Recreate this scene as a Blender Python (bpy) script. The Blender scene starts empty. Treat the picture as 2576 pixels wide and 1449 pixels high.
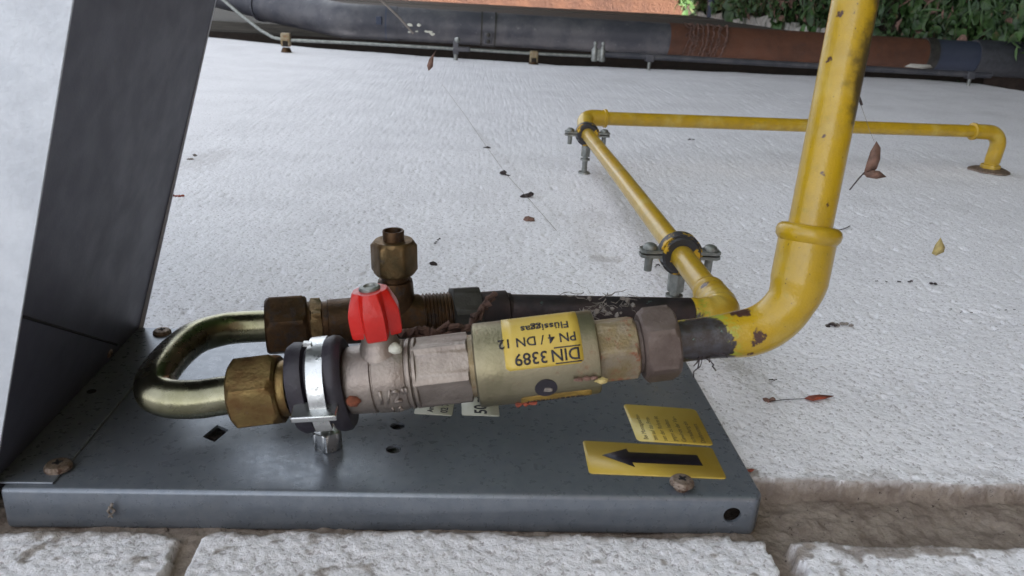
import bpy, bmesh, math, random
import numpy as np
from mathutils import Vector, Matrix, Quaternion
random.seed(7); rng = np.random.default_rng(7)
PI = math.pi; rad = math.radians
S = bpy.context.scene; COL = S.collection
# ------------------------------------------------------------------ frames
# Everything is measured in "wall coordinates": X runs down the house wall, Y runs
# along it (away from the camera), Z stands out of it.  RW turns that into the world (z up).
RW = Matrix(((0, 1, 0), (0, 0, -1), (-1, 0, 0)))
def W(p): return RW @ Vector(p)
# camera axes (right, down, forward) of the wall axes
aX = Vector((.9976, .030, .065)).normalized()
aY = Vector((-108, -774, 2004)).normalized()
aY = (aY - aX * aX.dot(aY)).normalized(); aZ = aX.cross(aY)
CAM = Vector((0, 0, .27)); FPX = 2004.0
def ray(px, py):
    r = Vector(((px - 1288) / FPX, (py - 724.5) / FPX, 1)); return Vector((aX.dot(r), aY.dot(r), aZ.dot(r)))
def onz(px, py, z=0.0): r = ray(px, py); return CAM + r * ((z - CAM.z) / r.z)
def ony(px, py, y): r = ray(px, py); return CAM + r * (y / r.y)
def onx(px, py, x): r = ray(px, py); return CAM + r * (x / r.x)
cd = bpy.data.cameras.new('camera'); cam = bpy.data.objects.new('camera', cd); COL.objects.link(cam)
right = W((aX.x, aY.x, aZ.x)); down = W((aX.y, aY.y, aZ.y)); fwd = W((aX.z, aY.z, aZ.z))
m = Matrix.Identity(4)
for i in range(3): m[i][0] = right[i]; m[i][1] = -down[i]; m[i][2] = -fwd[i]
m.translation = W(CAM); cam.matrix_world = m
cd.sensor_width = 36; cd.lens = 36 * FPX / 2576; cd.clip_start = .01; cd.clip_end = 500
cd.dof.use_dof = True; cd.dof.focus_distance = .62; cd.dof.aperture_fstop = 22
S.camera = cam
# ------------------------------------------------------------------ light
SUN_DIR = Vector((-.45, .62, .62)).normalized()      # towards the sun (world): behind the house
w = bpy.data.worlds.new('World'); S.world = w; w.use_nodes = True
nt = w.node_tree; bg = nt.nodes['Background']; sk = nt.nodes.new('ShaderNodeTexSky'); sk.sky_type = 'NISHITA'
sk.sun_disc = False; sk.sun_elevation = math.asin(SUN_DIR.z); sk.sun_rotation = math.atan2(SUN_DIR.x, SUN_DIR.y)
sk.air_density = 1.0; sk.dust_density = 4.0; sk.ozone_density = 1.0
bw = nt.nodes.new('ShaderNodeRGBToBW'); mx = nt.nodes.new('ShaderNodeMix'); mx.data_type = 'RGBA'; mx.inputs[0].default_value = .80   # thin high cloud greys the blue
nt.links.new(sk.outputs[0], bw.inputs[0]); nt.links.new(sk.outputs[0], mx.inputs[6]); nt.links.new(bw.outputs[0], mx.inputs[7])
nt.links.new(mx.outputs[2], bg.inputs[0]); bg.inputs[1].default_value = .15
sl = bpy.data.lights.new('sun', 'SUN'); sl.energy = 2.1; sl.angle = rad(.5); sl.color = (1, .93, .82)
so = bpy.data.objects.new('sun', sl); COL.objects.link(so); so.rotation_euler = SUN_DIR.to_track_quat('Z', 'Y').to_euler()
S.view_settings.view_transform = 'Standard'; S.view_settings.look = 'None'; S.view_settings.gamma = 1
S.view_settings.exposure = 2.55
S.cycles.max_bounces = 8; S.cycles.use_denoising = True

# ------------------------------------------------------------------ materials
class N:
    """tiny node-tree helper"""
    def __init__(s, name):
        s.m = bpy.data.materials.new(name); s.m.use_nodes = True; s.t = s.m.node_tree
        s.b = s.t.nodes['Principled BSDF']; s.co = s.n('ShaderNodeTexCoord').outputs['Object']
    def n(s, k, **kw):
        x = s.t.nodes.new(k)
        for a, v in kw.items(): setattr(x, a, v)
        return x
    def l(s, a, b):
        if hasattr(a, 'is_output') or isinstance(a, bpy.types.NodeSocket): s.t.links.new(a, b)
        else: b.default_value = a
    def noise(s, sc, det=4, rough=.6, dist=0, vec=None, out='Fac'):
        x = s.n('ShaderNodeTexNoise'); x.inputs['Scale'].default_value = sc; x.inputs['Detail'].default_value = det
        x.inputs['Roughness'].default_value = rough; x.inputs['Distortion'].default_value = dist
        s.t.links.new(vec or s.co, x.inputs['Vector']); return x.outputs[out]
    def voro(s, sc, vec=None, feat='F1'):
        x = s.n('ShaderNodeTexVoronoi'); x.feature = feat; x.inputs['Scale'].default_value = sc
        s.t.links.new(vec or s.co, x.inputs['Vector']); return x.outputs['Distance']
    def ramp(s, f, a, b, lo=0., hi=1.):
        x = s.n('ShaderNodeMapRange'); x.interpolation_type = 'SMOOTHSTEP'; s.l(f, x.inputs[0])
        for i, v in enumerate((a, b, lo, hi)): x.inputs[i + 1].default_value = v
        return x.outputs[0]
    def math(s, op, a, b=0.):
        x = s.n('ShaderNodeMath', operation=op); s.l(a, x.inputs[0]); s.l(b, x.inputs[1]); return x.outputs[0]
    def mix(s, f, a, b):
        x = s.n('ShaderNodeMix', data_type='RGBA'); s.l(f, x.inputs[0])
        for v, i in ((a, 6), (b, 7)):
            if isinstance(v, bpy.types.NodeSocket): s.t.links.new(v, x.inputs[i])
            else: x.inputs[i].default_value = (*v, 1)
        return x.outputs[2]
    def scale(s, v):
        x = s.n('ShaderNodeMapping'); x.inputs['Scale'].default_value = v; s.t.links.new(s.co, x.inputs['Vector']); return x.outputs[0]
    def spots(s, pts, noise_sc=120, amp=.006, soft=.0012):
        """mask made of blotches of given place and radius (object coordinates)"""
        nz = s.noise(noise_sc, 3, .6, out='Color')
        sub = s.n('ShaderNodeVectorMath', operation='SUBTRACT'); s.t.links.new(nz, sub.inputs[0]); sub.inputs[1].default_value = (.5, .5, .5)
        sc = s.n('ShaderNodeVectorMath', operation='SCALE'); s.t.links.new(sub.outputs[0], sc.inputs[0]); sc.inputs['Scale'].default_value = amp * 2
        ad = s.n('ShaderNodeVectorMath', operation='ADD'); s.t.links.new(s.co, ad.inputs[0]); s.t.links.new(sc.outputs[0], ad.inputs[1])
        acc = None
        for p, r in pts:
            d = s.n('ShaderNodeVectorMath', operation='DISTANCE'); s.t.links.new(ad.outputs[0], d.inputs[0]); d.inputs[1].default_value = tuple(p)
            v = s.ramp(d.outputs['Value'], r + soft, r - soft)
            acc = v if acc is None else s.math('MAXIMUM', acc, v)
        return acc
    def bump(s, h, dist=.001, st=1.0):
        x = s.n('ShaderNodeBump'); x.inputs['Strength'].default_value = st; x.inputs['Distance'].default_value = dist
        s.t.links.new(h, x.inputs['Height']); s.t.links.new(x.outputs[0], s.b.inputs['Normal']); return x
    def done(s, col, rough=.5, metal=0., spec=.5):
        if isinstance(col, bpy.types.NodeSocket): s.t.links.new(col, s.b.inputs['Base Color'])
        else: s.b.inputs['Base Color'].default_value = (*col, 1)
        s.l(rough, s.b.inputs['Roughness']); s.l(metal, s.b.inputs['Metallic']); s.b.inputs['Specular IOR Level'].default_value = spec
        return s.m
def metal_mat(name, c1, c2, rough=(.3, .5), metal=1., sc=60, bump=.0002, bsc=400, dirt=None, dirt_amt=(.62, .72), stretch=None):
    g = N(name); v = g.scale(stretch) if stretch else None
    a = g.noise(sc, 5, .65, vec=v); c = g.mix(g.ramp(a, .35, .65), c1, c2); mt = metal
    rg = g.ramp(g.noise(sc * 1.7, 4, .6, vec=v), .3, .7, rough[0], rough[1])
    if dirt:
        d = g.ramp(g.noise(sc * .8 + 31, 6, .72), *dirt_amt); c = g.mix(d, c, dirt)
        mt = g.ramp(d, 0, 1, metal, .1); rg = g.math('MAXIMUM', rg, g.ramp(d, 0, 1, 0, .8))
    g.bump(g.noise(bsc, 3, .6), bump)
    return g.done(c, rg, mt)
def plain(name, c, rough=.6, metal=0., var=.25, sc=60, bump=.0004, bsc=250):
    g = N(name); a = g.noise(sc, 5, .65)
    lo = tuple(x * (1 - var) for x in c); hi = tuple(min(1, x * (1 + var)) for x in c)
    g.bump(g.noise(bsc, 4, .6), bump)
    return g.done(g.mix(g.ramp(a, .3, .7), lo, hi), rough, metal)
def yellow_mat(name, dirt_pts=(), chip_pts=(), verd_pts=(), speck=.66, base=(.43, .27, .004)):
    g = N(name)
    c = g.mix(g.ramp(g.noise(55, 5, .6), .35, .7), base, (base[0] * .82, base[1] * .84, base[2] + .012))
    c = g.mix(g.math('MULTIPLY', g.ramp(g.noise(28, 3, .6), .48, .72), .5), c, (.62, .47, .12))
    c = g.mix(g.math('MULTIPLY', g.ramp(g.noise(90, 6, .7), .56, .72), .45), c, (.22, .19, .02))
    sp = g.ramp(g.noise(420, 5, .7), speck, speck + .03); c = g.mix(sp, c, (.05, .035, .02))
    rg = .3
    if dirt_pts:
        d = g.spots(dirt_pts, 160, .008, .005); d = g.math('MULTIPLY', d, g.ramp(g.noise(230, 6, .75), .25, .45, .45, .97))
        c = g.mix(d, c, (.055, .04, .015))
    if verd_pts:
        d2 = g.math('MULTIPLY', g.spots([(p, r + .004) for p, r in verd_pts], 240, .010, .002), g.ramp(g.noise(190, 4, .7), .42, .6)); c = g.mix(d2, c, (.30, .33, .04))
        d = g.spots(verd_pts, 190, .008, .001); dk = g.mix(g.ramp(g.noise(120, 5, .7), .4, .6), (.045, .042, .048), (.028, .02, .018)); dk = g.mix(g.ramp(g.noise(240, 3, .6), .66, .72), dk, (.13, .27, .23)); c = g.mix(d, c, dk)
    if chip_pts:
        d = g.spots(chip_pts, 260, .004, .0006); c = g.mix(d, c, (.06, .025, .018))
    g.bump(g.math('ADD', g.math('MULTIPLY', g.noise(900, 2, .5), .3), g.noise(70, 3, .5)), .0006)
    g.b.inputs['Coat Weight'].default_value = .25
    return g.done(c, rg, 0.)
M = {}
M['galv'] = metal_mat('galvanised_sheet', (.165, .187, .22), (.195, .215, .245), (.26, .36), .42, 150, .00006, 1100, (.15, .15, .16), (.66, .82))
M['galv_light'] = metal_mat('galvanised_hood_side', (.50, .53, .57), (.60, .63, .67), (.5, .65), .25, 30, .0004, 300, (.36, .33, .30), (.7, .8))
M['galv_shaded'] = metal_mat('galvanised_underside_shaded', (.075, .078, .105), (.083, .086, .113), (.45, .55), .3, 25, .0001, 700, (.05, .04, .035), (.66, .8))  # same hood sheet made darker: the underside's shade is put into the colour
M['brass'] = metal_mat('brass', (.22, .155, .062), (.155, .085, .035), (.34, .5), .9, 60, .00025, 500, (.10, .05, .025), (.58, .72))
M['brass_dark'] = metal_mat('tarnished_shaded_brass', (.06, .035, .018), (.105, .058, .028), (.4, .6), .8, 70, .0003, 500, (.028, .018, .014), (.5, .66))  # tarnish colour deepened to carry the shade over the rear fittings
M['brass_olive'] = metal_mat('olive_brass', (.12, .09, .045), (.19, .12, .055), (.38, .55), .85, 70, .0003, 500, (.06, .045, .03), (.55, .7))
M['tube'] = metal_mat('yellow_chromate_steel', (.19, .18, .11), (.27, .255, .175), (.2, .34), 1., 40, .00006, 500, (.07, .065, .05), (.6, .75))
M['nickel'] = metal_mat('nickel_plated_cast', (.25, .21, .185), (.32, .275, .24), (.36, .5), .75, 60, .0003, 620, (.24, .19, .15), (.64, .76))
M['chromate'] = metal_mat('chromated_steel', (.22, .195, .12), (.30, .265, .18), (.34, .5), .85, 30, .0002, 600, (.22, .13, .07), (.56, .7), stretch=(1, .5, .5))
M['chromate_dirty'] = metal_mat('dirty_chromated_steel', (.24, .18, .09), (.30, .25, .18), (.45, .65), .6, 80, .0004, 600, (.22, .075, .035), (.54, .66))
M['cast_dirty'] = metal_mat('dusty_malleable_iron', (.11, .08, .068), (.15, .115, .098), (.55, .75), .45, 60, .0004, 400, (.36, .31, .28), (.62, .72))
M['iron_dark'] = metal_mat('dark_iron', (.035, .033, .03), (.055, .052, .045), (.5, .7), .5, 50, .0003, 400, (.03, .03, .028), (.55, .7))
M['copper_old'] = metal_mat('oxidised_copper', (.026, .022, .024), (.045, .032, .032), (.38, .6), .65, 50, .0003, 300, (.07, .12, .11), (.63, .7))
M['zinc'] = metal_mat('bright_zinc', (.52, .53, .53), (.62, .63, .62), (.22, .4), 1., 50, .0002, 300, (.3, .3, .28), (.6, .75))
M['zinc_dull'] = metal_mat('dull_zinc', (.22, .23, .22), (.32, .33, .31), (.42, .6), .85, 90, .0004, 500, (.12, .09, .07), (.6, .72))
M['rubber'] = plain('black_rubber', (.022, .018, .026), .5, 0, .3)
M['black'] = plain('dark_hole', (.008, .008, .01), .9)
M['red'] = plain('red_enamel', (.50, .010, .005), .34, 0, .12, 40, .0004, 250); 
M['white_label'] = plain('cream_label_film', (.58, .58, .50), .45, 0, .05)
M['ink'] = plain('black_ink', (.018, .016, .025), .5, 0, .1)
M['rust_screw'] = metal_mat('grimy_zinc_screw', (.20, .15, .11), (.30, .24, .2), (.5, .7), .6, 300, .0006, 900, (.08, .04, .025), (.5, .62))
M['rust'] = plain('rust', (.16, .045, .02), .85, 0, .4, 200)
M['leaf_dead'] = plain('withered_leaf', (.17, .095, .07), .75, 0, .5, 90)
M['leaf_tan'] = plain('tan_seed_wing', (.42, .33, .13), .7, 0, .35, 120)
M['leaf_red'] = plain('red_brown_leaf', (.24, .05, .025), .7, 0, .5, 150)
M['debris'] = plain('dark_debris', (.035, .025, .025), .85, 0, .5, 300)
M['web_dust'] = plain('web_dust', (.2, .175, .155), .9, 0, .3, 300)
M['gutter'] = metal_mat('weathered_zinc_pipe', (.055, .057, .07), (.105, .103, .112), (.4, .6), .3, 9, .0010, 60, (.17, .165, .17), (.60, .74))
M['gutter_dark'] = plain('black_plastic_sleeve', (.028, .03, .036), .55)
M['gutter_blue'] = metal_mat('blue_grey_pipe', (.035, .045, .075), (.05, .06, .09), (.45, .6), .3, 6, .0004, 60, (.08, .08, .085), (.66, .8))
M['brown_pipe'] = metal_mat('rusty_brown_wrap', (.07, .027, .014), (.105, .04, .02), (.65, .85), .1, 9, .0015, 90, (.06, .028, .02), (.55, .7))
M['cord_brown'] = plain('brown_coir_cord', (.10, .055, .042), .9, 0, .4, 60, .001)
M['stone'] = plain('pale_edging_stone', (.42, .40, .36), .85, 0, .25, 14, .004, 40)
M['soil'] = plain('dark_soil', (.045, .03, .022), .95, 0, .5, 10, .01, 20)
M['grass_green'] = plain('mid_green_leaf', (.04, .095, .022), .5, 0, .5, 5)

def wall_mat():
    g = N('white_masonry_paint')
    at = g.n('ShaderNodeAttribute'); at.attribute_name = 'mortar'; mo = at.outputs['Fac']
    at2 = g.n('ShaderNodeAttribute'); at2.attribute_name = 'dirt'; di = at2.outputs['Fac']
    c = g.mix(g.ramp(g.noise(9, 4, .6), .35, .7), (.88, .87, .90), (.81, .80, .83))
    pit = g.ramp(g.noise(330, 4, .70), .46, .35); c = g.mix(g.math('MULTIPLY', pit, .85), c, (.40, .37, .38))
    far = g.ramp(g.noise(90, 5, .85), .40, .29); c = g.mix(g.math('MULTIPLY', far, .6), c, (.42, .39, .40))
    c = g.mix(g.math('MULTIPLY', g.ramp(g.noise(2.2, 5, .65), .55, .75), .35), c, (.52, .50, .50))
    sp = g.ramp(g.noise(130, 4, .8), .70, .73); c = g.mix(sp, c, (.16, .12, .11))
    st = g.math('MULTIPLY', g.ramp(g.noise(34, 6, .75, vec=g.scale((1, .6, 1))), .62, .76), .28); c = g.mix(st, c, (.36, .31, .28))
    c = g.mix(di, c, g.mix(g.ramp(g.noise(220, 4, .7), .4, .6), (.20, .165, .14), (.33, .29, .25)))
    mc = g.mix(g.ramp(g.noise(60, 6, .7), .35, .65), (.30, .25, .21), (.19, .15, .125))
    mc = g.mix(g.ramp(g.noise(260, 4, .7), .62, .7), mc, (.05, .035, .03))
    c = g.mix(mo, c, mc)
    n1 = g.noise(330, 4, .62); n2 = g.noise(120, 3, .55)
    g.bump(g.math('ADD', n1, g.math('MULTIPLY', n2, .25)), .0013, 1.0)
    return g.done(c, .85, 0, .25)
M['wall'] = wall_mat()
def timber_mat():
    g = N('weathered_grey_timber'); v = g.scale((1.2, 30, 30))
    c = g.mix(g.ramp(g.noise(6, 6, .7, vec=v), .3, .7), (.06, .056, .05), (.125, .115, .10))
    g.bump(g.noise(8, 5, .7, vec=v), .004); return g.done(c, .85)
M['timber'] = timber_mat()
M['recess_shade'] = plain('dark_brown_recess_shade', (.018, .012, .008), .9)  # dark brown boards with the recess's shade put into their colour
def terracotta_mat():
    g = N('terracotta_render'); c = g.mix(g.ramp(g.noise(3, 5, .6), .35, .65), (.14, .064, .038), (.09, .042, .028))
    g.bump(g.noise(30, 5, .7), .02); return g.done(c, .9)
M['terracotta'] = terracotta_mat()
def leafg():
    g = N('leaf_green'); c = g.mix(g.ramp(g.noise(9, 4, .7), .35, .65), (.016, .045, .012), (.055, .11, .028))
    c = g.mix(g.ramp(g.noise(21, 3, .7), .6, .72), c, (.13, .09, .045))
    return g.done(c, .5)
M['leaf'] = leafg()
def label_yellow(name, fade=0.):
    g = N(name); c = g.mix(g.ramp(g.noise(30, 3, .5), .4, .65), (.58, .42, .085), (.52, .36, .05))
    if fade: c = g.mix(g.math('MULTIPLY', g.ramp(g.noise(22, 2, .4), .5, .53), fade), c, (.66, .55, .20))
    g.bump(g.noise(150, 3, .6), .0003); return g.done(c, .35)
M['lab'] = label_yellow('yellow_film_label'); M['lab2'] = label_yellow('faded_yellow_film_label', .8)

M['lab_grimy'] = plain('grimy_yellow_film_label', (.26, .16, .03), .6, 0, .4, 90)
# ------------------------------------------------------------------ mesh building
def frame_of(u, hint=(0, 0, 1)):
    """e1 ~ hint made perpendicular to u, e2 = turned towards the viewer's side (-Y)"""
    u = Vector(u).normalized(); h = Vector(hint); e1 = (h - u * u.dot(h))
    if e1.length < 1e-4: e1 = Vector((1, 0, 0)) - u * u.x
    e1.normalize(); return u, e1, u.cross(e1)
class MB:
    def __init__(s): s.v = []; s.f = []; s.mi = []; s.cur = 0
    def add(s, vs, fs):
        b = len(s.v); s.v += [Vector(x) for x in vs]; s.f += [tuple(b + i for i in f) for f in fs]; s.mi += [s.cur] * len(fs); return s
    def box(s, c, d, R=None):
        c = Vector(c); R = R or Matrix.Identity(3); vs = []
        for x in (-.5, .5):
            for y in (-.5, .5):
                for z in (-.5, .5): vs.append(c + R @ Vector((x * d[0], y * d[1], z * d[2])))
        return s.add(vs, [(0, 1, 3, 2), (4, 6, 7, 5), (0, 4, 5, 1), (2, 3, 7, 6), (0, 2, 6, 4), (1, 5, 7, 3)])
    def prism(s, pts, off):
        """closed polygon pushed along off"""
        n = len(pts); off = Vector(off); a = [Vector(p) for p in pts]
        return s.add(a + [p + off for p in a], [tuple(range(n))[::-1], tuple(range(n, 2 * n))] + [(i, (i + 1) % n, n + (i + 1) % n, n + i) for i in range(n)])
    def lathe(s, o, u, prof, seg=48, n=0, phase=0., caps=(True, True), hint=(0, 0, 1), lobes=None):
        """prof: (s, r) or (s, r, af) - with n the section is an n-gon of across-flats 2*af cut by radius r"""
        o = Vector(o); u, e1, e2 = frame_of(u, hint); vs = []
        for p in prof:
            for k in range(seg):
                a = 2 * PI * k / seg; r = p[1]
                if len(p) > 2 and p[2]:
                    q = (a - phase) % (2 * PI / n) - PI / n; r = min(r, p[2] / math.cos(q))
                if lobes: r = lobes(a, p[0], r)
                vs.append(o + u * p[0] + e1 * (r * math.cos(a)) + e2 * (r * math.sin(a)))
        fs = []
        for j in range(len(prof) - 1):
            for k in range(seg):
                k2 = (k + 1) % seg; fs.append((j * seg + k, j * seg + k2, (j + 1) * seg + k2, (j + 1) * seg + k))
        if caps[0]: fs.append(tuple(range(seg))[::-1])
        if caps[1]: fs.append(tuple(range((len(prof) - 1) * seg, len(prof) * seg)))
        return s.add(vs, fs)
    def nut(s, o, u, s0, s1, af, n=6, phase=0., ch=.0022, hole=0., **k):
        rc = af / math.cos(PI / n)
        pr = [(s0, af * .94, af), (s0 + ch, rc * 1.0, af), (s1 - ch, rc * 1.0, af), (s1, af * .94, af)]
        pr.insert(1, (s0 + ch * .4, af * 1.03, af)); pr.insert(-1, (s1 - ch * .4, af * 1.03, af))
        return s.lathe(o, u, pr, 72, n, phase, **k)
    def tube(s, pts, r, seg=24, caps=True):
        pts = [Vector(p) for p in pts]; n = len(pts); rs = r if isinstance(r, (list, tuple)) else [r] * n
        T = [(pts[min(i + 1, n - 1)] - pts[max(i - 1, 0)]).normalized() for i in range(n)]
        e = Vector((0, 0, 1)) - T[0] * T[0].z
        if e.length < .05: e = Vector((1, 0, 0)) - T[0] * T[0].x
        e.normalize(); vs = []
        for i in range(n):
            if i: e = (T[i - 1].rotation_difference(T[i]) @ e); e = (e - T[i] * T[i].dot(e)).normalized()
            b = T[i].cross(e)
            for k in range(seg):
                a = 2 * PI * k / seg; vs.append(pts[i] + e * (rs[i] * math.cos(a)) + b * (rs[i] * math.sin(a)))
        fs = [(j * seg + k, j * seg + (k + 1) % seg, (j + 1) * seg + (k + 1) % seg, (j + 1) * seg + k) for j in range(n - 1) for k in range(seg)]
        if caps: fs += [tuple(range(seg))[::-1], tuple(range((n - 1) * seg, n * seg))]
        return s.add(vs, fs)
    def ball(s, c, r, sub=2, jit=0., sq=(1, 1, 1)):
        bm = bmesh.new(); bmesh.ops.create_icosphere(bm, subdivisions=sub, radius=1)
        vs = [Vector(c) + Vector((v.co.x * sq[0], v.co.y * sq[1], v.co.z * sq[2])) * r * (1 + random.uniform(-jit, jit)) for v in bm.verts]
        fs = [tuple(v.index for v in f.verts) for f in bm.faces]; bm.free(); return s.add(vs, fs)
    def build(s, name, mats, parent=None, smooth=35, bevel=0., solid=0.):
        org = Vector(parent['_o']) if parent else Vector((0, 0, 0))
        if parent and parent.parent: pass
        me = bpy.data.meshes.new(name); me.from_pydata([v - org for v in s.v], [], s.f)
        mats = mats if isinstance(mats, (list, tuple)) else [mats]
        for x in mats: me.materials.append(x if not isinstance(x, str) else M[x])
        if len(mats) > 1: me.polygons.foreach_set('material_index', s.mi)
        bm = bmesh.new(); bm.from_mesh(me); bmesh.ops.recalc_face_normals(bm, faces=bm.faces); bm.to_mesh(me); bm.free()
        me.shade_smooth()
        if smooth: me.set_sharp_from_angle(angle=rad(smooth))
        o = bpy.data.objects.new(name, me); COL.objects.link(o); o['_o'] = tuple(org)
        if parent: o.parent = parent
        if solid: q = o.modifiers.new('thickness', 'SOLIDIFY'); q.thickness = solid; q.offset = 0
        if bevel: q = o.modifiers.new('bevel', 'BEVEL'); q.width = bevel; q.segments = 3; q.limit_method = 'ANGLE'; q.angle_limit = rad(40); q.harden_normals = False
        return o
def tag(o, label=None, cat=None, group=None, kind=None):
    for k, v in (('label', label), ('category', cat), ('group', group), ('kind', kind)):
        if v: o[k] = v
    return o
RW4 = RW.to_4x4()
def thing(name, label, cat, org, group=None):
    o = bpy.data.objects.new(name, None); COL.objects.link(o); o.empty_display_size = .02
    o.matrix_world = Matrix.Translation(W(org)) @ RW4; o['_o'] = tuple(org)
    return tag(o, label, cat, group)
def single(name, mb, mats, label, cat, org, group=None, kind=None, **k):
    """a thing that is one mesh"""
    e = {'_o': tuple(org)}
    class P: pass
    o = mb.build(name, mats, None, **k)
    o.data.transform(Matrix.Translation(-Vector(org))); o.matrix_world = Matrix.Translation(W(org)) @ RW4
    o['_o'] = tuple(org); return tag(o, label, cat, group, kind)
def round_path(pts, r, n=10):
    pts = [Vector(p) for p in pts]; rs = r if isinstance(r, (list, tuple)) else [r] * len(pts); out = [pts[0]]
    for i in range(1, len(pts) - 1):
        a, b, c = pts[i - 1], pts[i], pts[i + 1]; d1 = (a - b).normalized(); d2 = (c - b).normalized()
        th = d1.angle(d2); t = min(rs[i] / math.tan(th / 2), (a - b).length * .49, (c - b).length * .49)
        p, q = b + d1 * t, b + d2 * t; ctr = b + (d1 + d2).normalized() * (t / math.cos(th / 2)); R = (p - ctr).length
        v0, v1 = p - ctr, q - ctr; an = v0.angle(v1)
        for k in range(n + 1):
            f = k / n; out.append(ctr + (v0 * math.sin((1 - f) * an) + v1 * math.sin(f * an)) / math.sin(an))
    out.append(pts[-1]); return out
_tc = {}
def text2d(txt, size, align='LEFT', bold=0.):
    cu = bpy.data.curves.new('t', 'FONT'); cu.body = txt; cu.size = size; cu.align_x = align; cu.offset = bold; cu.resolution_u = 3
    o = bpy.data.objects.new('t', cu); COL.objects.link(o); dg = bpy.context.evaluated_depsgraph_get()
    me = o.evaluated_get(dg).to_mesh(); vs = [v.co.copy() for v in me.vertices]; fs = [tuple(p.vertices) for p in me.polygons]
    o.evaluated_get(dg).to_mesh_clear(); bpy.data.objects.remove(o); bpy.data.curves.remove(cu); return vs, fs
def rrect(x0, x1, y0, y1, r, n=5):
    o = []
    for cx, cy, a0 in ((x1 - r, y1 - r, 0), (x0 + r, y1 - r, 90), (x0 + r, y0 + r, 180), (x1 - r, y0 + r, 270)):
        for k in range(n + 1): a = rad(a0 + 90 * k / n); o.append((cx + r * math.cos(a), cy + r * math.sin(a)))
    return o

# ================================================================== THE HOUSE WALL
def vnoise(x, y, sc, seed):
    xs = x * sc; ys = y * sc; xi = np.floor(xs).astype(np.int64); yi = np.floor(ys).astype(np.int64); fx = xs - xi; fy = ys - yi
    fx = fx * fx * (3 - 2 * fx); fy = fy * fy * (3 - 2 * fy)
    def h(a, b):
        n = (a * 374761393 + b * 668265263 + seed * 974634777) & 0xffffffff; n = ((n ^ (n >> 13)) * 1274126177) & 0xffffffff
        return ((n ^ (n >> 16)) & 0xffff) / 65535.
    return (h(xi, yi) * (1 - fx) + h(xi + 1, yi) * fx) * (1 - fy) + (h(xi, yi + 1) * (1 - fx) + h(xi + 1, yi + 1) * fx) * fy - .5
def fbm(x, y, sc, seed, o=3):
    return sum(vnoise(x, y, sc * 2 ** i, seed + i * 7) / 1.6 ** i for i in range(o))
WEND = onz(1288, 154, 0).y
XTOP, XBOT = -4.0, 2.4
xs = np.concatenate([np.linspace(XTOP, -.46, 30), np.arange(-.45, .95, .0016), np.linspace(.953, XBOT, 320)])
ya = list(np.linspace(-2.2, .15, 40)) + [.24]
while ya[-1] < WEND: ya.append(ya[-1] + .0014 * max(1, (ya[-1] / .55) ** 2.2))
ya[-1] = WEND; ys = np.array(ya); GX, GY = np.meshgrid(xs, ys)
y_up = .396 + .004 * vnoise(GX, GY * 0, 9, 1) + .0035 * vnoise(GX, GY * 0, 60, 2) + .0015 * vnoise(GX, GY, 300, 3)     # upper render ends
y_lo = .3445 + .0035 * (GX < .150) + .004 * vnoise(GX, GY * 0, 14, 5) + .004 * vnoise(GX, GY * 0, 50, 6) + .0015 * vnoise(GX, GY, 280, 8)    # lower stones begin
def sst(v, a, b): t = np.clip((v - a) / (b - a), 0, 1); return t * t * (3 - 2 * t)
up = sst(GY - y_up, -.0022, .0008); lo = sst(y_lo - GY, -.002, .001)
P1 = onz(440, 1430, -.006); P2 = onz(1985, 1440, -.006); P3 = onz(1953, 1380, -.006); P4 = onz(470, 1365, -.006)
def vjoint(p, q, wd):      # distance of the grid to a short vertical joint line
    t = (GY - q.y) / (p.y - q.y); cx = q.x + (p.x - q.x) * t + .004 * vnoise(GX * 0, GY, 120, 12)
    return sst(np.abs(GX - cx) + .004 * vnoise(GX, GY, 160, 17), wd, wd * .82) * (GY < .37)
vj = np.maximum(vjoint(P1, P4, .0062), vjoint(P2, P3, .0078))
pat = onz(2190, 1385, -.006); smear = sst(((GX - pat.x) / .045) ** 2 + ((GY - pat.y) / .010) ** 2 + 1.6 * fbm(GX, GY, 70, 31), 1.0, .6) * (GY < .37)
lo = lo * (1 - vj)
grain = np.clip(fbm(GX, GY, 230, 40, 2), -.6, .6)
white_h = .0003 * fbm(GX, GY, 70, 20, 3) + .0007 * grain + .003 * fbm(GX, GY, 6, 24, 2)
white_h -= .0012 * np.clip(fbm(GX, GY * .7, 110, 51, 2) - .28, 0, 1) * 3
mort_h = -.013 + .0025 * (GX < .168) + .003 * fbm(GX, GY, 40, 61, 3) + .0016 * fbm(GX, GY, 300, 66, 2) - .004 * np.clip(fbm(GX, GY * 2.2, 26, 71, 2) - .15, 0, 1)
low_h = -.0045 + .0012 * np.clip(fbm(GX, GY, 300, 80, 2), -.6, .6) + .0010 * fbm(GX, GY, 20, 83, 2)
GY0 = GY
GZ = mort_h * (1 - up) * (1 - lo) + low_h * lo * (1 - up) + white_h * up
XR = onz(2540, 1215, -.01).x
mask = (1 - sst(GY - y_up, -.0006, .0022)) * (1 - sst(y_lo - GY, -.002, .006) * (1 - vj)); mask = np.maximum(mask, smear * .8)
dirt = np.clip(1 - np.abs(GY - y_up - .001) / .004, 0, 1) * .5 * (fbm(GX, GY, 120, 90) > -.1)
for px, py, rx, ry in ((1740, 650, 0, 0),):
    pass
for px, py, rx, ry, am in ((1520, 648, .022, .012, .4), (1480, 610, .02, .05, .15), (1860, 930, .012, .01, .25), (1860, 1190, .012, .006, .8), (1500, 560, .03, .06, .12), (520, 400, .03, .09, .18)):
    c = onz(px, py); dirt = np.maximum(dirt, am * sst(((GX - c.x) / rx) ** 2 + ((GY - c.y) / ry) ** 2 + 1.4 * fbm(GX, GY, 150, 95 + px), 1.1, .4))
GZ[-1] = -.03
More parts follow.
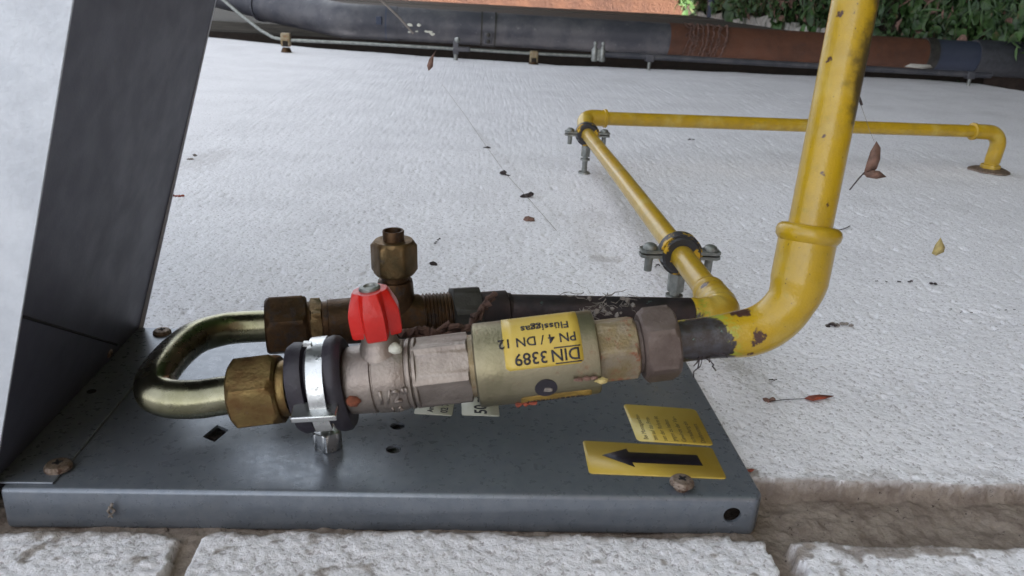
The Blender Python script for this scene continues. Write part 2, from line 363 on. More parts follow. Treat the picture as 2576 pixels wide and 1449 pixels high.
ends = [onz(px, py, 0) for px, py in ((530, 91), (800, 118), (1100, 142), (1400, 161), (1850, 181), (2294, 197), (2450, 209), (2560, 227))]
yend = np.interp(GX[0], [p.x for p in ends] + [2.4], [p.y for p in ends] + [2.5]); yend[GX[0] < ends[0].x] = ends[0].y + (GX[0][GX[0] < ends[0].x] - ends[0].x) * 0
GY = np.where(GY > 1.4, 1.4 + (GY - 1.4) * (yend - 1.4)[None, :] / (WEND - 1.4), GY)
dirt = np.maximum(dirt, .85 * lo * (1 - up) * sst(fbm(GX, GY, 110, 200, 3) + .35 * fbm(GX, GY, 18, 210, 2), .36, .62))
dirt = np.maximum(dirt, .6 * lo * (1 - up) * sst(GY - (y_lo - .006), -.003, .004) * (fbm(GX, GY, 160, 220) > .05))
dirt = np.maximum(dirt, .35 * up * sst(.412 - GY, -.006, .010) * (fbm(GX, GY, 130, 230) > .12))
La, Lb = onz(1190, 320), onz(1560, 700); tL = np.clip(((GX - La.x) * (Lb.x - La.x) + (GY - La.y) * (Lb.y - La.y)) / ((Lb - La).length_squared), 0, 1)
dL = np.hypot(GX - La.x - tL * (Lb.x - La.x), GY - La.y - tL * (Lb.y - La.y)) + .008 * fbm(GX, GY, 40, 140)
dirt = np.maximum(dirt, .28 * sst(dL, .012, .002) * (.4 + fbm(GX, GY, 160, 150)))
ny, nx = GX.shape; co = np.stack([GX, GY, GZ], -1).reshape(-1, 3)
idx = np.arange(nx * ny).reshape(ny, nx); q = np.stack([idx[:-1, :-1], idx[:-1, 1:], idx[1:, 1:], idx[1:, :-1]], -1).reshape(-1, 4)
me = bpy.data.meshes.new('render_face'); me.vertices.add(len(co)); me.vertices.foreach_set('co', co.astype(np.float32).ravel())
me.loops.add(q.size); me.loops.foreach_set('vertex_index', q.ravel().astype(np.int32)); me.polygons.add(len(q))
me.polygons.foreach_set('loop_start', np.arange(0, q.size, 4, dtype=np.int32)); me.update(calc_edges=True); me.validate(); me.shade_smooth()
for nm, ar in (('mortar', mask), ('dirt', dirt)):
    a = me.attributes.new(nm, 'FLOAT', 'POINT'); a.data.foreach_set('value', ar.astype(np.float32).ravel())
me.materials.append(M['wall'])
hw = thing('house_wall', 'white painted rendered house wall carrying the yellow gas pipes, with a grey mortar joint', 'wall', (0, 0, 0))
o = bpy.data.objects.new('render_face', me); COL.objects.link(o); o.parent = hw
YE = float(yend.min()) - .04
MB().box(((XTOP + XBOT) / 2, (YE - 2.2) / 2, -.165), (XBOT - XTOP, YE + 2.2, .27)).box(((XTOP + XBOT) / 2, YE - .15, -1.8), (XBOT - XTOP, .3, 3)).build('wall_core', 'wall', hw)
MB().box(((XTOP + XBOT) / 2, WEND - .28, -1.6), (XBOT - XTOP, .3, 3.1)).build('return_wall', 'wall', hw)

# ================================================================== GAS CABINET
ZP = .0135; YF = .358; YB = .5615; XL = -.234; XR_ = .1705
def cut(base, cutters):
    """true holes: subtract the cutter meshes, keep only the result"""
    for c in cutters:
        q = base.modifiers.new('cut', 'BOOLEAN'); q.operation = 'DIFFERENCE'; q.object = c; q.solver = 'EXACT'
    dg = bpy.context.evaluated_depsgraph_get(); nm = bpy.data.meshes.new_from_object(base.evaluated_get(dg))
    base.modifiers.clear(); base.data = nm
    for c in cutters: bpy.data.objects.remove(c)
gc = thing('gas_cabinet', 'grey galvanised gas cabinet with flat mounting tray and dark slanting underside, on white wall', 'cabinet', (-.2, .46, 0))
tray = MB().prism([(XL, YF, -.0115), (XR_ - .004, YF, -.0115), (XR_, YF + .006, -.0115), (XR_, YB, -.0115), (XL, YB, -.0115)], (0, 0, ZP + .0115)).build('mounting_tray', 'galv', gc, bevel=.0026)
h1, h2, h3 = onz(1000, 1071, ZP), onz(990, 1130, ZP), ony(1842, 1296, YF); dm = onz(543, 1090, ZP)
cs = [MB().box(((XL + XR_) / 2, (YF + YB) / 2, ZP - .020), (XR_ - XL - .004, YB - YF - .004, .036)).build('c', 'black', gc)]
cs += [MB().lathe(h + Vector((0, 0, -.01)), (0, 0, 1), [(0, .0044), (.02, .0044)], 32).build('c', 'black', gc) for h in (h1, h2)]
cs.append(MB().lathe(h3 + Vector((0, -.01, 0)), (0, 1, 0), [(0, .0049), (.02, .0049)], 32, hint=(0, 0, 1)).build('c', 'black', gc))
cs.append(MB().prism([dm + Vector(v) for v in ((-.0065, -.004, -.01), (.002, -.0095, -.01), (.0065, .004, -.01), (-.002, .0095, -.01))], (0, 0, .02)).build('c', 'black', gc))
cut(tray, cs)
for p in tray.data.polygons: p.use_smooth = True
tray.data.set_sharp_from_angle(angle=rad(32))
# flange of the hood lying on the tray
fl = MB().prism([(-.239, YF + .004, ZP), (-.2085, YF + .004, ZP), (-.2085, YB - .002, ZP), (-.239, YB - .002, ZP)], (0, 0, .0014)).build('hood_flange', 'galv', gc, bevel=.0006)
MB().lathe(onz(230, 984, ZP + .0018), (0, 0, 1), [(-.0003, .0028), (0, .0028)], 20).build('drain_hole', 'black', fl)
# hood: slanting underside, near side, back
def under(z, y): return Vector((-.2395 + .3185 * (z - ZP), y, z))
ZT = .36; YN = YF - .0005
up_ = MB(); A, B = under(.001, YN + .002), under(ZT, YN + .002)
up_.prism([under(.001, YN + .002), under(ZT, YN + .002), under(ZT, YB), under(.001, YB)], (-.0015, 0, 0)).build('underside_panel', 'galv_shaded', gc)
MB().prism([(-.2405, YN, .001), (under(ZT, 0).x - .001, YN, ZT), (-.72, YN, ZT), (-.72, YN, .001)], (0, .0015, 0)).build('side_panel', 'galv_light', gc)
MB().prism([(-.2405, YB - .0015, .001), (under(ZT, 0).x - .001, YB - .0015, ZT), (-.72, YB - .0015, ZT), (-.72, YB - .0015, .001)], (0, .0015, 0)).build('rear_side_panel', 'galv_light', gc)
MB().box(((under(ZT, 0).x - .72) / 2, (YN + YB) / 2, ZT + .0012), (under(ZT, 0).x + .722, YB - YN + .003, .0012)).build('front_panel', 'galv_light', gc, bevel=.0005)
MB().box((-.721, (YN + YB) / 2, ZT / 2), (.0012, YB - YN, ZT)).build('top_panel', 'galv_light', gc)
# gusset: a thinner sheet under the diagonal seam
nrm = Vector((1, 0, -.3185)).normalized()
sm = MB().prism([under(.016, YN + .003) + nrm * .0004, under(.109, YN + .003) + nrm * .0004, under(.0215, .513) + nrm * .0004, under(.016, .52) + nrm * .0004], nrm * .0008).build('gusset_sheet', 'galv_shaded', gc)
a, b = under(.110, YN + .003) + nrm * .0006, under(.0222, .514) + nrm * .0006
MB().tube([a, (a + b) / 2, b], .0008, 8).build('seam', 'black', sm)
def dome_screw(pos, r, axis=(0, 0, 1), parent=gc, mat='rust_screw', name='screw', tilt=0):
    o = MB().lathe(pos, axis, [(-.004, r * .55), (0, r * .6), (.0001, r), (r * .22, r * .98), (r * .42, r * .8), (r * .5, r * .45), (r * .5, r * .22), (r * .3, r * .2)], 32).build(name, mat, parent)
    for k in (0, 1):
        MB().box(Vector(pos) + Vector(axis) * (r * .48), (r * .75, r * .16, r * .12), Matrix.Rotation(k * PI / 2 + .5, 3, 'Z')).build('cross_recess', 'black', o)
    return o
dome_screw(onz(1715, 1216, ZP + .0035), .0068); MB().lathe(onz(1715, 1216, ZP + .0035) , (0, 0, 1), [(-.0036, .003), (.0001, .003)], 16).build('shank', 'rust_screw', gc)
dome_screw(onz(147, 1177, ZP + .0014), .0070); dome_screw(onz(408, 838, ZP + .0014), .0065)
dome_screw(under(.0225, .5) + nrm * .0012, .0032, nrm)
# printed labels on the tray
def quad_label(name, cs, z, mat, parent, r=.05, label=None):
    P = [onz(*c, z) for c in cs]                                     # tl, tr, br, bl
    def f(u, v, dz=0.): a = P[0].lerp(P[1], u); b = P[3].lerp(P[2], u); p = a.lerp(b, v); return p + Vector((0, 0, dz))
    asp = (P[1] - P[0]).length / (P[3] - P[0]).length
    o = MB(); pts = [f(x / asp, y) for x, y in rrect(0, asp, 0, 1, r)]
    o = o.prism(pts, (0, 0, .00025)).build(name, mat, parent, smooth=0)
    if label: o['label'] = label
    return o, f, (P[1] - P[0]).length, (P[3] - P[0]).length
lb1, f1, lw1, lh1 = quad_label('arrow_label', [(1465, 1109), (1791, 1127), (1829, 1206), (1482, 1192)], ZP + .0001, 'lab', gc, .07, 'yellow label with a black arrow pointing left')
ar = [(.125, .44), (.325, .19), (.335, .30), (.855, .285), (.865, .62), (.34, .62), (.35, .76)]
MB().prism([f1(u, v, .00027) for u, v in ar], (0, 0, .00012)).build('arrow', 'ink', lb1, smooth=0)
lb2, f2, lw2, lh2 = quad_label('warning_label', [(1567, 1017), (1749, 1030), (1796, 1122), (1603, 1110)], ZP + .0001, 'lab2', gc, .07, 'faded yellow label with seven lines of small print')
def print_lines(lab, f, lw, lh, lines, dz=.0003, bold=0.):
    """text whose baseline runs from the near edge (v=1) to the far edge, lines stacked left to right"""
    mb = MB()
    for t, u, size, v0 in lines:
        vs, fs = text2d(t, size, bold=bold)
        mb.add([f(u - p.y / lw, v0 - p.x / lh, dz) for p in vs], fs)
    return mb.build('print', 'ink', lab, smooth=0)
tx = ['Bei Montagearbei-', 'ten auf das Pres-', 'sen der Rohre ist', 'gegen zu halten', 'Gewinde der Ver-', 'schraubung ein', 'Drehmoment']
print_lines(lb2, f2, lw2, lh2, [(t, .16 + .125 * i, .0042, .95) for i, t in enumerate(tx)])
lb3, f3, lw3, lh3 = quad_label('white_label', [(1062, 960), (1152, 962), (1137, 1047), (1041, 1041)], ZP + .0001, 'white_label', gc, .03, 'small cream label printed with black figures')
print_lines(lb3, f3, lw3, lh3, [('Artikel-Nr.', .48, .0052, .93), ('02 765-', .86, .0064, .93)], bold=.0002)
lb4, f4, lw4, lh4 = quad_label('white_label', [(1158, 960), (1247, 962), (1257, 1048), (1162, 1045)], ZP + .0001, 'white_label', gc, .03, 'small cream label printed 50 mbar')
print_lines(lb4, f4, lw4, lh4, [('50 mbar', .66, .0112, .95)], bold=.0003)

# ================================================================== FRONT ROW OF FITTINGS
O = Vector((-.109, .384, .0586)); U = Vector((.2155, 0, .0344)).normalized(); NU = Vector((-U.z, 0, U.x))
SX = .000217
def sx(px): return (px - 635) * SX
def at(s): return O + U * s
_, E1, E2 = frame_of(U)
def cyl(s, phi, r): return at(s) + E1 * (r * math.cos(phi)) + E2 * (r * math.sin(phi))
# --- U-bend with its two union nuts
O2 = Vector((-.111, .481, .055)); U2 = Vector((.298, .060, .006)).normalized()
ub = thing('bent_tube', 'yellow-chromated steel tube bent into a U between two brass nuts, above the grey tray', 'pipe', (-.2, .43, ZP))
path = [at(.0), at(sx(455)), Vector((-.199, .392, .054)), Vector((-.192, .474, .066)), O2 - U2 * .035 + Vector((0, 0, .001)), O2 - U2 * .010]
kp = [at(0), at(sx(560)), ony(500, 1004, .384), ony(430, 1003, .3845), ony(392, 988, .388), ony(390, 958, .398), ony(412, 923, .415), ony(447, 884, .438), ony(492, 850, .458), ony(545, 832, .471), ony(605, 823, .478), O2]
path = []
for i in range(1, len(kp) - 1):
    p0, p1, p2, p3 = kp[i - 1], kp[i], kp[i + 1], kp[min(i + 2, len(kp) - 1)]
    for q in range(8):
        t = q / 8; path.append(.5 * ((2 * p1) + (p2 - p0) * t + (2 * p0 - 5 * p1 + 4 * p2 - p3) * t * t + (3 * p1 - p0 - 3 * p2 + p3) * t ** 3))
path = [kp[0]] + path + [kp[-1]]
MB().tube(path, .0104, 40).build('tube', 'tube', ub)
n1 = MB().nut(at(0), U, sx(593), sx(710), .0182, phase=rad(61), ch=.0035)
n1.build('union_nut', 'brass', ub)['label'] = 'bright brass union nut'
MB().nut(O2, U2, -.0135, .0128, .0178, phase=rad(62), ch=.003).build('union_nut', 'brass_dark', ub)['label'] = 'tarnished brown union nut'
# --- rubber-lined pipe clamp
pc = thing('pipe_clamp', 'zinc pipe clamp with black rubber lining standing on a hex bolt beside the ball valve', 'clamp', onz(825, 1140, ZP))
s0, s1 = sx(742), sx(874)
r = .0215
def rub(a, s, rr):
    return rr + .0022 * math.sin(2 * a + 1) * (1 if rr > .016 else 0) + (.002 * max(0, -math.cos(a)) ** 2 if rr > .016 else 0)
mbr = MB().lathe(at(0), U, [(s0 + .002, .0155), (s0, .0215), (s0 + .003, .0232), (s0 + .0085, .0225), (s0 + .0095, .0195), (s1 - .0095, .0195), (s1 - .0085, .0235), (s1 - .005, .0245), (s1 - .002, .024), (s1, .022), (s1 - .001, .0155)], 64, lobes=rub)
mbr.build('rubber_lining', 'rubber', pc, smooth=50)
bs0, bs1 = sx(797), sx(836)
mb = MB(); arc = []
for k in range(40):
    a = rad(-125 + 250 * k / 39); arc.append((a, .0238 + (.004 * max(0, -math.cos(a)))))
for off in ((0.0, .0016),):
    vs = []; fs = []
    for a, rr in arc:
        for ss in (bs0, bs1):
            for dr in off: vs.append(cyl(ss, a, rr + dr))
    for k in range(len(arc) - 1):
        b = k * 4; c = b + 4
        fs += [(b + 1, b + 3, c + 3, c + 1), (b, c, c + 2, b + 2), (b, b + 1, c + 1, c), (b + 2, c + 2, c + 3, b + 3)]
    fs += [(0, 2, 3, 1), tuple(len(vs) - 4 + i for i in (0, 1, 3, 2))]; mb.add(vs, fs)
mb.build('metal_band', 'zinc', pc, smooth=50)
bolt = onz(826, 1140, ZP); bc = Vector((bolt.x - .001, bolt.y + .007, ZP)); ax = Vector((-.06, 0, 1)).normalized()
MB().nut(bc, ax, 0, .0118, .0075, phase=rad(33), ch=.0008, hint=(1, 0, 0)).build('hex_bolt', 'zinc', pc)
yk = onz(795, 1020, .035); tp = ony(793, 1036, .3590); 
MB().box(tp, (.023, .012, .0034), Matrix.Rotation(rad(-5), 3, 'Y') @ Matrix.Rotation(rad(12), 3, 'X')).build('cross_plate', 'zinc', pc, bevel=.0007)
for sgn in (-1, 1):
    a = tp + Vector((sgn * .0062, 0, -.001)); b = bc + ax * .0135 + Vector((sgn * .0022, -.001, 0))
    MB().tube([a, a.lerp(b, .5), b], [.0019, .0017, .0016], 10).build('yoke_arm', 'zinc_dull', pc)
MB().tube([bc + ax * .011, bc + ax * .030], .0022, 12).build('stud', 'zinc_dull', pc)
MB().box(cyl(s0 + .012, rad(8), .026), (.004, .003, .002)).build('band_hook', 'zinc', pc)
# --- ball valve
bv = thing('ball_valve', 'nickel plated ball valve with a red lobed handle, between rubber clamp and yellow-labelled joint', 'valve', at(sx(1020)))
b = MB(); b.lathe(at(0), U, [(sx(700), .012), (sx(701), .0148), (sx(724), .0152), (sx(730), .0148)], 48)
b.build('threaded_collar', 'brass', bv)
MB().lathe(at(0), U, [(sx(690), .012), (sx(692), .0158), (sx(700), .0158), (sx(703), .013)], 48).build('sealing_ring', 'brass_dark', bv)
b = MB(); b.lathe(at(0), U, [(sx(860), .0140), (sx(872), .0172), (sx(880), .0180), (sx(925), .0186), (sx(938), .0189), (sx(940), .0177), (sx(943), .0177), (sx(945), .0190), (sx(985), .0196), (sx(1010), .0190), (sx(1020), .0184), (sx(1022), .0177), (sx(1026), .0180), (sx(1030), .0177), (sx(1038), .0170)], 64)
b.build('valve_body', 'nickel', bv)
MB().nut(at(0), U, sx(1034), sx(1178), .0168, phase=rad(83), ch=.0012).build('hex_end', 'nickel', bv)
for pxs in (1030, 1044): MB().lathe(at(0), U, [(sx(pxs) - .0014, .0165), (sx(pxs) - .0007, .0189), (sx(pxs) + .0007, .0189), (sx(pxs) + .0014, .0165)], 64).build('raised_rib', 'nickel', bv)
hs = sx(965); hb = at(hs)
MB().lathe(hb, NU, [(.008, .0135), (.0165, .0125), (.0185, .0108), (.021, .0098), (.0225, .0093), (.0290, .0092)], 48, hint=(1, 0, 0)).build('stem_housing', 'nickel', bv)
def lob(a, s, rr): return rr * (1 + .17 * math.cos(6 * a + .6) + .03 * math.cos(12 * a)) * (1.12 if False else 1)
def wing(a, s, rr):
    w_ = abs(math.cos(a - .25)); f = (s - .026) / .036
    return rr * (.74 + .30 * w_ ** 1.5 + .15 * math.cos(6 * a + 1.0))
def wing(a, s, rr):
    d = abs((a - rad(6) + PI / 4) % (PI / 2) - PI / 4); R0, h, v = .0134, .0054, .0066      # four blunt wings with flat flanks
    if math.tan(d) * R0 < h: r4 = R0 / math.cos(d)
    else:
        dx, dy = v - R0, v - h; r4 = (R0 * dy - h * dx) / (math.cos(d) * dy - math.sin(d) * dx)
    f = max(0, min(1, (.0580 - s) / .0125)); cap = .0086
    r = cap + (r4 - cap) * f if f < 1 else r4
    return r * rr
hb2 = hb - NU * .0052
hd = MB().lathe(hb2, NU, [(.0308, .78), (.0308, .90), (.0316, .95), (.0340, .97), (.0400, .98), (.0440, .97), (.0470, .97), (.0510, .97), (.0540, .97), (.0555, .92), (.0557, .72)], 144, hint=(1, 0, 0), lobes=wing).build('handle', 'red', bv, smooth=28, bevel=.0)
MB().lathe(hb2, NU, [(.0550, .0056), (.0566, .0056), (.0574, .0048), (.0577, .003), (.0566, .0024)], 32, hint=(1, 0, 0)).build('handle_nut', 'zinc_dull', hd)
# raised size marking: text bent round the body
def bend_text(txt, size, s0, phi0, R, parent, mat, flip=1, th=.0002, name='print', bold=0., rot=0.):
    vs, fs = text2d(txt, size, bold=bold); mb = MB(); c, sn = math.cos(rot), math.sin(rot)
    def q(p, dr): x = p.x * c - p.y * sn; y = p.x * sn + p.y * c; return cyl(s0 + flip * x, phi0 - flip * y / R, R + dr)
    n = len(vs); lo = [q(p, 0) for p in vs]; hi = [q(p, th) for p in vs]; mb.add(lo + hi, [tuple(n + i for i in f) for f in fs])
    ed = {}
    for f in fs:
        for i in range(len(f)): e = (f[i], f[(i + 1) % len(f)]); k = tuple(sorted(e)); ed[k] = None if k in ed else e
    mb.f += [(e[0], e[1], n + e[1], n + e[0]) for e in ed.values() if e]; mb.mi += [0] * (len(mb.f) - len(mb.mi))
    return mb.build(name, mat, parent, smooth=0)
bend_text('1/2"', .0105, sx(948), rad(108), .0192, bv, 'nickel', th=.0012, name='raised_size_mark', bold=.0003)
bend_text('16', .0075, sx(972), rad(137), .0192, bv, 'nickel', th=.0010, name='raised_figure', bold=.0002)
MB().ball(cyl(sx(893), rad(99), .0176), .0042, 2, .12, (1, 1, .8)).build('paint_dot', 'rust', bv)
MB().ball(cyl(sx(1003), rad(20), .0195), .0042, 2, .1, (1, .8, .9)).build('sealant_blob', 'white_label', bv)
# --- insulating joint with the sticker
ij = thing('insulating_joint', 'chromated steel insulating joint sleeve carrying a yellow DIN sticker, right of the ball valve', 'pipe fitting', at(sx(1340)))
RS = .0225
MB().lathe(at(0), U, [(sx(1160), .013), (sx(1161), .0166), (sx(1196), .0170), (sx(1200), .015)], 48).build('end_collar', 'chromate_dirty', ij)
MB().lathe(at(0), U, [(sx(1188), .0150), (sx(1189), .0212), (sx(1193), .0224), (sx(1197), RS), (sx(1478), RS), (sx(1484), .0222), (sx(1487), .0212), (sx(1487), .014)], 80).build('sleeve', 'chromate', ij)
def bent_patch(s0, s1, p0, p1, R, mat, parent, name, r=.0018, nseg=30):
    h = (p1 - p0) * R; w_ = s1 - s0; mb = MB(); vs = []; fs = []
    for i in range(nseg + 1):
        y = h * i / nseg; d = min(y, h - y); ins = r - math.sqrt(max(0, r * r - (r - d) ** 2)) if d < r else 0
        for j in range(9): vs.append(cyl(s0 + ins + (w_ - 2 * ins) * j / 8, p0 + y / R, R))
    for i in range(nseg):
        for j in range(8): b = i * 9 + j; fs.append((b, b + 1, b + 10, b + 9))
    return mb.add(vs, fs).build(name, mat, parent, solid=.00015)
st = bent_patch(sx(1263), sx(1447), rad(-32), rad(76), RS + .00012, 'lab', ij, 'sticker')
bend_text('Flüssiggas', .0066, sx(1424), rad(14.5), RS + .0003, st, 'ink', -1, bold=.0001)
bend_text('PN 4 / DN 12', .0071, sx(1437), rad(34), RS + .0003, st, 'ink', -1, bold=.00008)
bend_text('DIN', .0086, sx(1441), rad(55.5), RS + .0003, st, 'ink', -1, bold=.00012)
bend_text('3389', .0086, sx(1364), rad(55.5), RS + .0003, st, 'ink', -1, bold=.00012)
for ph in (52.2, 72.3):
    bent_patch(sx(1380), sx(1443), rad(ph), rad(ph + 1.6), RS + .00035, 'ink', st, 'rule', .0001, 2)
st2 = bent_patch(sx(1290), sx(1462), rad(122), rad(200), RS + .00012, 'lab_grimy', ij, 'sticker')
bend_text('Gasarmatur', .0066, sx(1445), rad(137), RS + .0003, st2, 'ink', -1)
hole = MB().lathe(at(sx(1352)), E1 * math.cos(rad(108)) + E2 * math.sin(rad(108)), [(RS - .0025, .0059), (RS + .00005, .0059)], 32).build('vent_hole', 'rubber', ij)
MB().ball(at(sx(1360)) + (E1 * math.cos(rad(112)) + E2 * math.sin(rad(112))) * (RS - .0002), .0026, 1, .5, (1, .6, .8)).build('fluff', 'web_dust', hole)
MB().nut(at(0), U, sx(1480), sx(1588), .0158, phase=rad(72), ch=.0022).build('hex_shoulder', 'chromate_dirty', ij)
MB().lathe(at(0), U, [(sx(1586), .0128), (sx(1588), .0138), (sx(1597), .0138), (sx(1600), .011)], 40).build('sealing_ring', 'cast_dirty', ij)

# ================================================================== FRONT YELLOW RISER (comes out of the wall row towards the viewer)
CR = Vector((.1775, .384, .1045)); TB = (Vector((.188, .41, .27)) - Vector((.176, .386, .154))).normalized()
gp = thing('gas_pipe', 'thick yellow painted gas pipe rising out of frame from a scuffed elbow with dirty side', 'gas pipe', CR)
MB().nut(at(0), U, sx(1598), sx(1686), .0182, phase=rad(47), ch=.003).build('union_nut', 'cast_dirty', gp)
sa = [at(sx(1690)), at(sx(1800)), CR, CR + TB * .036, CR + TB * .05]
el = round_path([at(sx(1688)), CR, CR + TB * .0535], [0, .034, 0], 20)
rr = []
L = [0]
for i in range(1, len(el)): L.append(L[-1] + (el[i] - el[i - 1]).length)
# resample for a shaped elbow casting
def resample(p, n):
    Ls = [0]
    for i in range(1, len(p)): Ls.append(Ls[-1] + (p[i] - p[i - 1]).length)
    out = []
    for k in range(n):
        d = Ls[-1] * k / (n - 1); i = max(j for j in range(len(Ls)) if Ls[j] <= d + 1e-9); i = min(i, len(p) - 2)
        out.append(p[i].lerp(p[i + 1], (d - Ls[i]) / (Ls[i + 1] - Ls[i])))
    return out, Ls[-1]
el2, LT = resample(el, 60)
def erad(f):
    d = f * LT; r = .0113
    if d < .012: r = .0113
    r = .0113 + .0016 * max(0, min(1, (d - .018) / .02)) + .0020 * max(0, min(1, (d - (LT - .040)) / .012))
    return r
gpo = Vector(gp['_o'])
def rel(p, g=gpo): return Vector(p) - g
e3 = at(sx(1770))
ym = yellow_mat('yellow_paint_elbow', verd_pts=[(rel(at(sx(1725)) + E2 * .008), .0165), (rel(at(sx(1745)) + E2 * .006), .0160), (rel(at(sx(1778)) + E2 * .010 - NU * .008), .0085)],
                chip_pts=[(rel(at(sx(1875)) + E2 * .0115 + NU * .003), .0035), (rel(at(sx(1862)) + E2 * .0118 + NU * .0002), .0018), (rel(at(sx(1858)) + E2 * .0102 - NU * .0068), .0016), (rel(at(sx(1850)) + NU * .0115), .005)])
MB().tube(el2, [erad(k / 59) for k in range(60)], 40).build('elbow', ym, gp)
bd = CR + TB * .0515
MB().lathe(bd, TB, [(-.0055, .0140), (-.0045, .0150), (-.0022, .0166), (.0005, .0170), (.0028, .0162), (.0042, .0144), (.0046, .0118)], 48, hint=(0, 1, 0)).build('bead', ym, gp)
T2 = TB
def bp(t): return bd + TB * t
dp = []
for t, off, r in ((.062, .9, .005), (.066, 1.0, .006), (.072, .95, .008), (.080, .85, .0085), (.088, .9, .0085), (.098, 1.0, .008), (.108, 1.05, .007), (.118, 1.1, .006), (.128, 1.1, .006)):
    dp.append((rel(bp(t) + (Vector((.86, -.5, 0)) * .0115 * off)), r * 1.12))
cps = [(rel(bp(t) + (Vector((math.cos(a), math.sin(a), 0)) * .0112)), r) for t, a, r in ((.112, -2.5, .0022), (.090, -2.6, .0016), (.132, -2.45, .0018), (.052, -2.2, .0012), (.018, -1.4, .0011), (.034, -1.9, .001))]
ym2 = yellow_mat('yellow_paint_riser', dirt_pts=dp, chip_pts=cps)
MB().tube([bp(.0), bp(.25), bp(.34)], .0113, 40).build('pipe', ym2, gp)

# ================================================================== REAR ROW: tee with test point
tt = thing('test_tee', 'brown tarnished brass tee with an open capped test point, behind the red handle', 'pipe fitting', O2 + U2 * .08)
K = .298 / (1790 - 725) * 1.0
def s2(px): return (px - 725) * .000272
def a2(s): return O2 + U2 * s
_, F1, F2 = frame_of(U2)
MB().lathe(O2, U2, [(s2(770), .0125), (s2(771), .0145), (s2(780), .0145), (s2(781), .012)], 40).build('ring', 'brass_dark', tt)
MB().nut(O2, U2, s2(777), s2(806), .0146, phase=rad(46), ch=.001).build('hex_ring', 'brass_olive', tt)['label'] = 'thin brass hex ring'
MB().lathe(O2, U2, [(s2(804), .0125), (s2(806), .0140), (s2(818), .0140), (s2(820), .0150), (s2(900), .0154), (s2(960), .0150), (s2(1040), .0150), (s2(1050), .0135), (s2(1100), .0140), (s2(1122), .0140)], 48).build('tee_body', 'brass_dark', tt)
for pxx in range(1052, 1116, 9):
    MB().lathe(O2, U2, [(s2(pxx) - .001, .0138), (s2(pxx), .0152), (s2(pxx) + .001, .0138)], 40).build('thread', 'brass_dark', tt)
tc = a2(s2(984)); TU = Vector((-.035, 0, 1)).normalized()
MB().lathe(tc, TU, [(.006, .0135), (.014, .0125), (.019, .0120), (.024, .0118), (.027, .0112), (.0272, .009), (.034, .009)], 40, hint=(1, 0, 0)).build('branch', 'brass_dark', tt)
cn = MB().nut(tc, TU, .0315, .0545, .0131, phase=rad(0), ch=.0032, hint=(1, 0, 0)).build('cap_nut', 'brass_olive', tt)
MB().lathe(tc, TU, [(.054, .0068), (.0605, .0070), (.0612, .0066), (.0610, .0056), (.0565, .0050)], 32, hint=(1, 0, 0)).build('open_socket', 'brass_dark', cn)

# ================================================================== WALL GAS PIPE
XA = .187; YA0 = .510; ZA = .0605; YA1 = 1.262; ZA1 = .060
wp = thing('wall_gas_pipe', 'thin yellow gas pipe along the white wall, bent into the wall at a rusty rosette', 'gas pipe', (.187, .9, .06))
wo = Vector(wp['_o'])
MB().nut(O2, U2, s2(1120), s2(1192), .0172, phase=rad(70), ch=.001).build('union_nut', 'iron_dark', wp)
MB().lathe(O2, U2, [(s2(1190), .011), (s2(1191), .0138), (s2(1262), .0138), (s2(1266), .0122), (s2(1275), .0118)], 40).build('copper_coupling', 'copper_old', wp)
ce = Vector((XA, YA0, ZA))
MB().tube([a2(s2(1262)), ce - Vector((.018, .0036, 0))], .0112, 32).build('copper_tube', 'copper_old', wp)
eb, _ = resample(round_path([ce - Vector((.026, .005, 0)), ce + Vector((0, -.002, 0)), ce + Vector((0, .045, 0))], [0, .015, 0], 14), 30)
yw = yellow_mat('yellow_paint_wall_pipe_elbow', chip_pts=[(ce + Vector((-.008, .030, .0095)) - wo, .003), (ce + Vector((.003, .055, .0105)) - wo, .0022), (ce + Vector((-.0105, .058, .004)) - wo, .0028)], verd_pts=[(ce + Vector((-.024, -.010, .002)) - wo, .006)], base=(.47, .29, .01))
MB().tube(eb, [.0114 + .0012 * math.sin(PI * k / 29) + (.0004 if k > 25 else 0) + .0005 * math.sin(k * 1.7) for k in range(30)], 32).build('elbow', yw, wp)
pA = [ce + Vector((0, .04, 0)), Vector((XA, .9, ZA + .001)), Vector((XA, YA1 - .015, ZA1))]
yw2 = yellow_mat('yellow_paint_wall_pipe', base=(.47, .29, .008), speck=.68)
MB().tube(pA, .0098, 32).build('pipe', yw2, wp)
lr = Vector((XA, YA1, ZA1)) ; lc = ony(1506, 297, 1.272); rc = ony(2463, 331, 1.352); ft = onz(2488, 431, 0)
corner = Vector((XA + .003, 1.270, lc.z)); lc = Vector((lc.x, 1.270, lc.z))
e2p, _ = resample(round_path([Vector((XA, YA1 - .03, ZA1)), corner, lc + Vector((.01, .001, 0))], [0, .014, 0], 12), 24)
MB().tube(e2p, .0128, 28).build('elbow', yw, wp)
def bead(p, u, r, name='bead'): MB().lathe(p, u, [(-.003, r * .86), (-.0018, r), (.0018, r), (.003, r * .86)], 32).build(name, yw2, wp)
CU = (rc - lc).normalized(); bead(lc + CU * .010, CU, .0146)
MB().tube([lc, rc], .0106, 32).build('pipe', yw2, wp)
bead(rc - CU * .012, CU, .0148)
co2 = Vector((ft.x + .004, rc.y + .002, rc.z - .001))
e3p, _ = resample(round_path([rc - CU * .010, co2, Vector((ft.x, ft.y, .008))], [0, .03, 0], 14), 30)
MB().tube(e3p, [.0128] * 24 + [.0128, .0128, .0128, .012, .012, .0125], 28).build('elbow', yw2, wp)
MB().nut(Vector((ft.x, ft.y, 0)), (0, 0, 1), .003, .013, .0145, phase=.3, ch=.0015, hint=(1, 0, 0)).build('hex_foot', yw2, wp)
